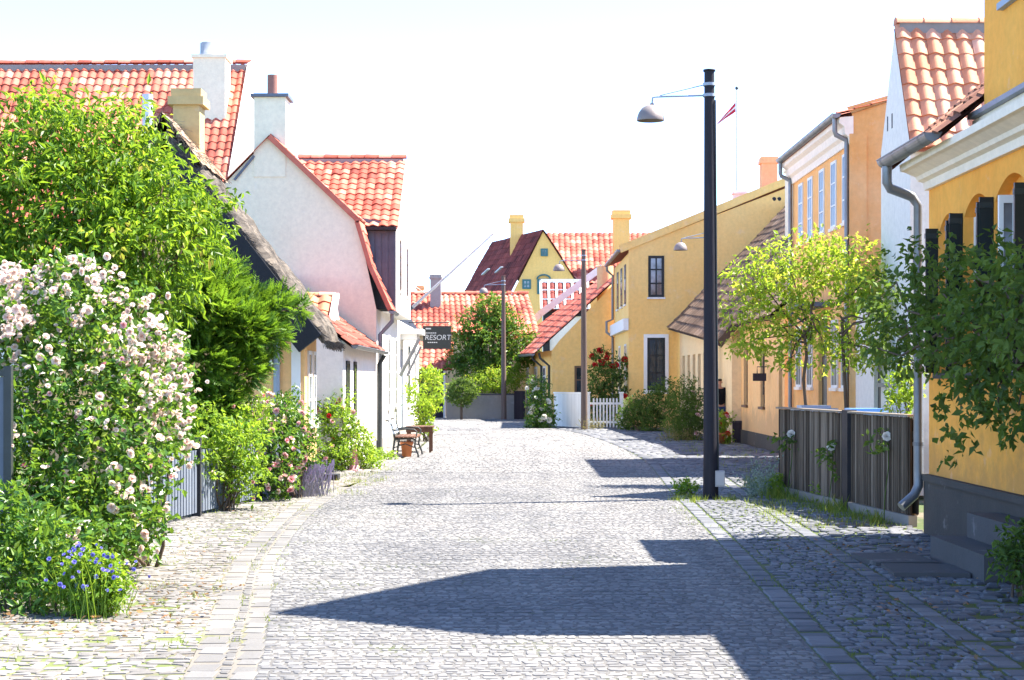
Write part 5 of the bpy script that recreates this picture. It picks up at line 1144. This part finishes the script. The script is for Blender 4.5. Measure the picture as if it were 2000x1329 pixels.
# --- right side: shaded climber, sunlit tree, weeds
rs = random.Random(200)
def wl_blob(px, py, r, X=3.98):
    py += 22
    Y = X*F/(px-1000); return (at(px, py, Y), (min(r, .36), r, r))
t = thing('climbing_tree', 'dark leafy climber hanging over the ochre house wall and windows', 'tree', (4.15, 13.4, 0))
VB = [wl_blob(2010,600,.42), wl_blob(1960,540,.38), wl_blob(1940,640,.42), wl_blob(1885,560,.42), wl_blob(1880,640,.36), wl_blob(1820,520,.36), wl_blob(1815,610,.38), wl_blob(1765,590,.34), wl_blob(1750,660,.26), wl_blob(1775,680,.2), wl_blob(1960,680,.24), wl_blob(1905,680,.18),
      wl_blob(1720,560,.2), wl_blob(1990,770,.2), wl_blob(1900,750,.12), wl_blob(1950,780,.12), wl_blob(1850,690,.2), wl_blob(1710,640,.16), wl_blob(2060,560,.5), wl_blob(2060,700,.4)]
for px_, py0, py1 in ((1880,690,850),(1862,680,800),(1950,720,800),(1985,720,830),(1915,740,810)):
    for k in range(4): VB.append(wl_blob(px_ - k*4, py0 + (py1-py0)*(k+1)/4, .085))
m = MB(); leaves(m, VB, 5000, .084, rs, .6, .35, 6, .25, .30, 1.0, .5, .2, xmax=4.36); m.build('crown', M['leaf_dark'], t)
m = MB(); limb(m, (4.2,13.15,0), (4.12,13.5,2.4), .05, .035, rs, 6, .03); m.build('trunk', M['bark'], t)
m = MB()
for b in VB[:22]: limb(m, (4.12,13.5,rs.uniform(1.8,2.5)), b[0], .02, .006, rs, 6, .05)
m.build('branches', M['bark'], t)
bush('shrub', 'dark shaded shrub squeezed beside the stone steps', [blob(1992,1070,12.7,.12), blob(1990,1110,12.6,.13), blob(2030,1085,12.6,.2)], 900, .07, 'leaf_dark', 'shrub')

t = thing('young_tree', 'sunlit lime green tree on thin stems behind the board fence', 'tree', (4.6, 26.3, 0))
TB = [blob(1470,542,26.6,.36), blob(1540,512,26.6,.40), blob(1610,507,26.4,.40), blob(1680,512,26.0,.40), blob(1450,610,26.6,.26), blob(1510,580,26.4,.36), blob(1590,562,26.2,.36), blob(1660,567,25.8,.34), blob(1720,542,25.4,.36),
      blob(1500,660,26.4,.34), blob(1560,630,26.2,.34), blob(1620,650,26,.3), blob(1690,620,25.6,.34), blob(1460,670,26.5,.24), blob(1545,700,26.2,.22), blob(1675,690,25.6,.26), blob(1735,610,25.2,.3), blob(1610,700,26,.16), blob(1720,690,25.3,.2), blob(1525,725,26.2,.12), blob(1750,570,25,.3)]
m = MB(); leaves(m, TB, 7600, .088, rs, .5, .3, 6, .3, .2, 1.15, .78, .2, xmax=5.6); m.build('crown', M['leaf_lime'], t)
for pb, pt_ in (((4.53,26.0,0), at(1570,640,26.1)), ((5.08,25.7,0), at(1645,620,25.8))):
    m = MB(); limb(m, pb, pt_, .035, .022, rs, 6, .02); m.build('trunk', M['bark'], t)
m = MB()
for b in TB: limb(m, (4.6 if b[0].x < 4.9 else 5.0, b[0].y*.5+13, rs.uniform(2.2,2.9)), b[0], .018, .005, rs, 5, .06)
m.build('branches', M['bark'], t)
bush('bush', 'yellow-green twiggy bush between the downpipe and the board fence', [blob(1770,760,20.6,.2), blob(1790,720,20.6,.16), blob(1760,790,20.5,.14)], 900, .065, 'leaf_lime', 'bush', None, xmax=4.95)
for px_, py_ in ((1555,848),(1634,873),(1744,853)):
    u_ = (px_-1520)/270; Y_ = 1/(1/24.3 + u_*(1/18.9-1/24.3)); p = at(px_, py_, Y_) + V((-.075, -.03, 0)); o_ = bpy.data.objects.new('rose_blossom', BL['petal_white'][0]); COL.objects.link(o_); o_.location = p; o_.scale = [.06]*3; o_.rotation_euler = (1.25, 0, -.35); ORG[o_.name] = V((0,0,0)); mm = MB(); leaves(mm, [(V((.6,-2.2,-.5)), (1.6,2.0,.3)), (V((-1.2,-.6,-.5)), (1.0,1.0,.3))], 60, 1.5, rs, .5, .2, 6, ymin=-99); mm.tube([V((0,-.1,-.3)), V((.3,-2,-.5)), V((.5,-6,-.3)), V((.2,-12,.8)), V((.4,-18,2))], .10, 6); mm.build('leaves', M['leaf_dark'], o_)
    tag(o_, {1555:'white rose poking through the left fence panel, highest of the two there', 1634:'white rose poking through the fence just left of the black post', 1744:'white rose on the right fence panel near the downpipe'}[px_], 'rose', 'white roses on the board fence')
t = thing('silver_plant', 'pale silvery plant at the left foot of the board fence', 'plant', (gx(1487,23.9), 23.9, 0)); m = MB()
for k in range(26):
    a0 = V((gx(1487,23.9)+rs.gauss(0,.08), 23.9+rs.gauss(0,.08), 0)); tp = a0 + V((rs.gauss(0,.16), rs.gauss(0,.1), rs.uniform(.25,.62)))
    for q in range(14):
        s_ = q/14; p = a0 + (tp-a0)*s_; dd = (rv(rs) + UZ*.5).normalized()*.07*(1.1-s_*.5); w_ = dd.cross(UY).normalized()*.011; m.face([p-w_, p+dd*.5+w_, p+dd, p+dd*.5-w_*1.2], rs.random())
m.build('foliage', M['leaf_silver'], t)

bush('rose_bush', 'dark rose bush with red blossoms behind the picket fence', [blob(1175,735,58.2,.5), blob(1200,760,58.2,.5), blob(1160,780,58,.42), blob(1210,720,58.4,.36), blob(1185,800,58,.45), blob(1172,700,58.4,.26)], 4200, .11, 'leaf_dark', 'rose bush', [('petal_red', 16, .09, .14, lambda p: px_of(p)[1] < 720), ('petal_red', 5, .08, .12)])
bush('rose_bush', 'white rose bush at the boarded end of the picket fence', [blob(1055,790,57.4,.42), blob(1050,760,57.6,.34), blob(1062,820,57.2,.38), blob(1045,820,57.3,.28)], 3000, .10, 'leaf_rose', 'rose bush', [('petal_white', 22, .07, .12)])
bush('shrub', 'dark evergreen shrub at the right end of the picket fence', [blob(1240,810,54.5,.5), blob(1265,800,54,.5), blob(1290,790,53.5,.5), blob(1300,765,53.5,.34), blob(1230,825,54.5,.36), blob(1275,830,53.5,.36)], 4200, .10, 'leaf_dark', 'shrub')
bush('shrub', 'tall green and straw coloured shrub before the pale yellow cottage', [blob(1335,790,46.5,.42), blob(1345,830,46,.42), blob(1330,850,45.6,.3), blob(1360,800,46.2,.34), blob(1345,760,46.6,.26), blob(1366,845,45.8,.26), blob(1315,830,46.4,.26)], 4600, .10, 'leaf_dark', 'shrub', [('petal_rose', 8, .06, .09, lambda p: px_of(p)[0] > 1345)], .32, .1)
bush('grass_clump', 'straw coloured weeds at the foot of the shrub by the pale yellow cottage', [blob(1330,868,44.6,.2), blob(1350,868,44.6,.2), blob(1310,858,45,.18)], 900, .11, 'leaf_dry', 'weeds', None, .16, 0, 1)
bush('grass_clump', 'dry grass clump around the base of the brown lamp post', [blob(1150,846,55,.2), blob(1135,848,55,.18), blob(1168,845,55.2,.18)], 900, .14, 'leaf_dry', 'weeds', None, .14, 0, 1)
po = pot(gx(1405,43.2), 43.2, .2, .3, 'terracotta pot of bright flowers just right of the dark lamp post')
bush('potted_flowers', 'bright green plant with red and pink flowers in the terracotta pot', [blob(1407,845,43.2,.2), blob(1412,822,43.2,.18), blob(1398,830,43.2,.16), blob(1415,860,43.2,.14)], 1100, .08, 'leaf_lime', 'flowers', [('petal_red', 7, .06, .09), ('petal_rose', 8, .05, .08)])
bx = thing('planter_bin', 'dark square planter box against the peach cottage corner', 'planter', (gx(1439,44.6), 44.3, 0)); m = MB(); X_ = gx(1439,44.3); m.box(X_-.13, X_+.13, 44.1, 44.4, .0, gz(826,44.3)); m.box(X_-.15, X_+.15, 44.08, 44.42, gz(826,44.3), gz(822,44.3), .9); m.build('box', M['timber'], bx)

for px_, py_, r_, lb_ in ((1632,985,.17,'leafy weeds against the black fence post'), (1515,968,.13,'leafy weeds below the silvery plant at the fence corner'), (1345,968,.10,'low yellow-green weeds at the street side of the dark lamp post'), (1735,1010,.10,'small weeds along the fence foot near the downpipe')):
    Y_ = EYE*F/(py_-HOR) - .05; X_ = gx(px_, Y_); bush('weed_clump', lb_, [(V((X_, Y_, r_*.8)), (r_, r_, r_*.9)), (V((X_-r_*.8, Y_+.1, r_*.5)), (r_*.8, r_, r_*.6))], int(4200*r_), .06, 'leaf_light', 'weeds', grp='weeds along the board fence')
# --- trees and shrubs at the bend
t = thing('rowan_tree', 'broad rowan tree with orange berries in front of the sunlit red roof', 'tree', (gx(960,73), 73, 0))
WB = [blob(960,610,73,.62), blob(930,640,73,.7), blob(985,630,72.8,.62), blob(1010,660,72.6,.6), blob(955,670,72.4,.8), blob(905,680,72.8,.62), blob(1000,700,72.4,.66), blob(920,710,72.4,.6), blob(890,715,72.8,.34), blob(1030,690,72.6,.4), blob(960,725,72.2,.6), blob(970,592,73,.3)]
m = MB(); leaves(m, WB, 9000, .17, rs, .5, .3, 6, .3, .4, 1.0, .5, .25); m.build('crown', M['leaf_rowan'], t)
m = MB(); limb(m, (gx(962,73),73,0), (gx(960,73),73,2.2), .14, .1, rs, 5, .02); m.build('trunk', M['bark'], t)
m = MB()
for b in WB: limb(m, (gx(960,73),73,2.0), b[0], .05, .012, rs, 4, .05)
m.build('branches', M['bark'], t)
m = MB()
for p in on_blobs(WB, 30, rs, 1.0, lambda p: p.z > 2.6):
    for k in range(4): q = p + rv(rs)*.07; m.lathe(q, [(.001,-.04),(.035,-.02),(.04,.0),(.03,.03),(.001,.04)], 6, rs.random())
m.build('berries', M['berry'], t, 'stuff')
bush('shrub', 'pale green airy shrub spilling over the grey garden wall', [blob(935,755,71.2,.5), blob(965,745,71.2,.55), blob(990,755,71,.45), blob(1005,735,71.4,.4), blob(915,765,71,.34)], 3200, .13, 'leaf_lime', 'shrub', None, .35, .1)
t = thing('clipped_tree', 'small dark round clipped tree on a short stem before the garden wall', 'tree', (gx(901,69.5), 69.5, 0))
m = MB(); leaves(m, [blob(901,766,69.5,.56,.5,.48)], 2600, .10, rs, .5, .1, 6, .3, .6, .8); m.build('crown', M['leaf_dark'], t)
m = MB(); m.tube([V((gx(901,69.5),69.5,0)), V((gx(901,69.5),69.5,.9))], [.06,.05], 8); m.build('trunk', M['bark'], t)

# --- grass and weeds between the stones
m = MB()
def tuft(x, y, n, hh, sp, tm=.5):
    for k in range(n):
        p = V((x+rs.gauss(0,sp), y+rs.gauss(0,sp*1.4), 0)); h_ = hh*rs.uniform(.4,1.2); q = p + V((rs.gauss(0,.35)*h_, rs.gauss(0,.35)*h_, h_)); w_ = V((rs.gauss(0,1), rs.gauss(0,1), 0)).normalized()*max(.004, h_*.05)
        m.face([p-w_, p+w_, q], min(1,max(0,rs.gauss(tm,.2))))
for k in range(60):                                                  # along the fence foot
    s_ = rs.random(); A_, B_ = V((3.80,24.3,0)), V((4.40,18.9,0)); p = A_ + (B_-A_)*s_; tuft(p.x-rs.uniform(.02,.35), p.y, 22, rs.choice((.06,.10,.16)), .07, .45)
for px_, py_ in ((1640,985),(1630,1000),(1500,965),(1520,975),(1480,955)): Y_ = EYE*F/(py_-HOR); tuft(gx(px_,Y_), Y_, 120, .22, .10, .4)
for k in range(130): Y_ = rs.uniform(18.6,23.6); tuft(rs.uniform(2.9,4.3), Y_, 16, rs.choice((.04,.06,.09)), .09, .62)
for k in range(26): tuft(2.74+rs.gauss(-.1,.32), 23.2+rs.gauss(-.1,.35), 18, .09, .05, .55)
for k in range(200): Y_ = rs.uniform(9.3,22); tuft(rs.uniform(2.0,4.25), Y_, 9, .035, .05, .3)
for k in range(150): Y_ = rs.uniform(9,26); tuft(interp(XL,Y_)-rs.uniform(.5,2.2), Y_, 8, .045, .05, .6)
for k in range(40): Y_ = rs.uniform(24,31); tuft(rs.uniform(-3.0,-2.0), Y_, 14, .07, .08, .6)
for k in range(60): Y_ = rs.uniform(25.5,44); tuft(rs.uniform(4.0,5.6), Y_, 22, .09, .12, .5)
for k in range(70): Y_ = rs.uniform(10,30); tuft(interp(XL,Y_)+rs.choice((-.48,-.24,-.04)), Y_, 7, .035, .03, .6)
for k in range(60): Y_ = rs.uniform(12,19); tuft(interp(XL,Y_)-1.75-rs.random()*.5, Y_, 10, .1, .06, .6)
m.build('grass', M['grass'], kind='stuff')
m = MB()
for k in range(620):
    zone = rs.random()*.9
    if zone < .45: x, y = gx(rs.uniform(0,330),12)-.0, rs.uniform(10.6,13.5); x = rs.uniform(-3.9,-2.1)
    elif zone < .8: y = rs.uniform(9.5,17.5); x = rs.uniform(2.6,4.2)
    else: y = rs.uniform(13,24); x = interp(XL,y)-rs.uniform(.5,2)
    p = V((x,y,.03)); a_ = V((rs.gauss(0,1),rs.gauss(0,1),rs.uniform(0,.5))).normalized()*rs.uniform(.015,.032); b_ = V((-a_.y,a_.x,rs.uniform(-.01,.02)))*.6; m.face([p-a_, p+b_, p+a_, p-b_+UZ*.008], rs.choice((.1,.5,.9)))
m.build('fallen_leaves', M['litter'], kind='stuff')

# ------------------------------------------------------------------ person behind the dark lamp post
pe = thing('person', 'person in a black jacket standing by the cottages, half hidden by the dark lamp post', 'person', (0,0,0))
def skinned(name, mat, pts, edges, radii, parent, sub=2, root=0):
    me = bpy.data.meshes.new(name); me.from_pydata(pts, edges, []); o_ = bpy.data.objects.new(name, me); COL.objects.link(o_)
    sk = o_.modifiers.new('skin', 'SKIN'); sk.use_smooth_shade = True
    for i, r in enumerate(radii): me.skin_vertices[0].data[i].radius = (r, r) if not isinstance(r, tuple) else r
    me.skin_vertices[0].data[root].use_root = True
    ss = o_.modifiers.new('sub', 'SUBSURF'); ss.levels = sub; ss.render_levels = sub
    me.materials.append(M[mat]); o_.parent = parent; return o_
P = [(0,0,.92),(0,0,1.12),(0,.01,1.32),(0,.01,1.43),(0,-.01,1.50),(0,-.02,1.57),(0,-.02,1.66),
     (.17,.01,1.39),(.22,.03,1.13),(.22,-.06,.90),(.22,-.08,.82),(-.17,.01,1.39),(-.22,.03,1.13),(-.22,-.06,.90),(-.22,-.08,.82),
     (.09,0,.86),(.10,-.01,.48),(.10,.02,.08),(.11,-.12,.03),(-.09,0,.86),(-.10,.04,.48),(-.10,.08,.08),(-.11,-.06,.03)]
E = [(0,1),(1,2),(2,3),(3,4),(4,5),(5,6),(2,7),(7,8),(8,9),(9,10),(2,11),(11,12),(12,13),(13,14),(0,15),(15,16),(16,17),(17,18),(0,19),(19,20),(20,21),(21,22)]
Rd = [(.14,.10),(.13,.095),(.15,.10),.055,.052,.078,.07,.06,.045,.034,.026,.06,.045,.034,.026,.085,.058,.042,.03,.085,.058,.042,.03]
body = skinned('body', 'skin', P, E, Rd, pe)
ji = [0,1,2,7,8,9,11,12,13]; jm = {k:i for i,k in enumerate(ji)}
skinned('jacket', 'black_cloth', [P[k] for k in ji], [(jm[a],jm[b]) for a,b in E if a in jm and b in jm], [(.175,.13),(.16,.125),(.18,.125),.08,.062,.05,.08,.062,.05], pe)
ti = [0,15,16,17,19,20,21]; tm = {k:i for i,k in enumerate(ti)}
skinned('trousers', 'blue_cloth', [P[k] for k in ti], [(tm[a],tm[b]) for a,b in E if a in tm and b in tm], [(.15,.11),.1,.075,.06,.1,.075,.06], pe)
skinned('hair', 'hair', [(0,.02,1.60),(0,.01,1.68)], [(0,1)], [(.085,.085),(.075,.08)], pe)
hm = MB()
for sx in (1,-1):
    for k in range(4): b0 = V((sx*(.205+.012*k), -.085, .80)); hm.tube([b0, b0 + V((sx*.004,-.005,-.045)), b0 + V((-sx*.004,-.015,-.075-.006*(k in (1,2))))], [.009,.008,.006], 6)
    b0 = V((sx*.20,-.10,.83)); hm.tube([b0, b0+V((-sx*.01,-.03,-.03)), b0+V((-sx*.012,-.035,-.055))], [.01,.009,.007], 6)
hm.build('fingers', M['skin'], pe)
fm = MB(); fm.tube([V((0,-.098,1.60)), V((0,-.115,1.575))], [.012,.016], 8); fm.tube([V((-.02,-.092,1.535)), V((.02,-.092,1.535))], .008, 6)
for sx in (1,-1): fm.tube([V((sx*.03,-.09,1.61)), V((sx*.03,-.096,1.61))], .009, 8); fm.tube([V((sx*.08,-.01,1.60)), V((sx*.085,0,1.56))], .014, 8)
fm.build('face', M['skin'], pe)
pe.location = (gx(1405,45.5), 45.5, 0); pe.rotation_euler.z = math.radians(200)
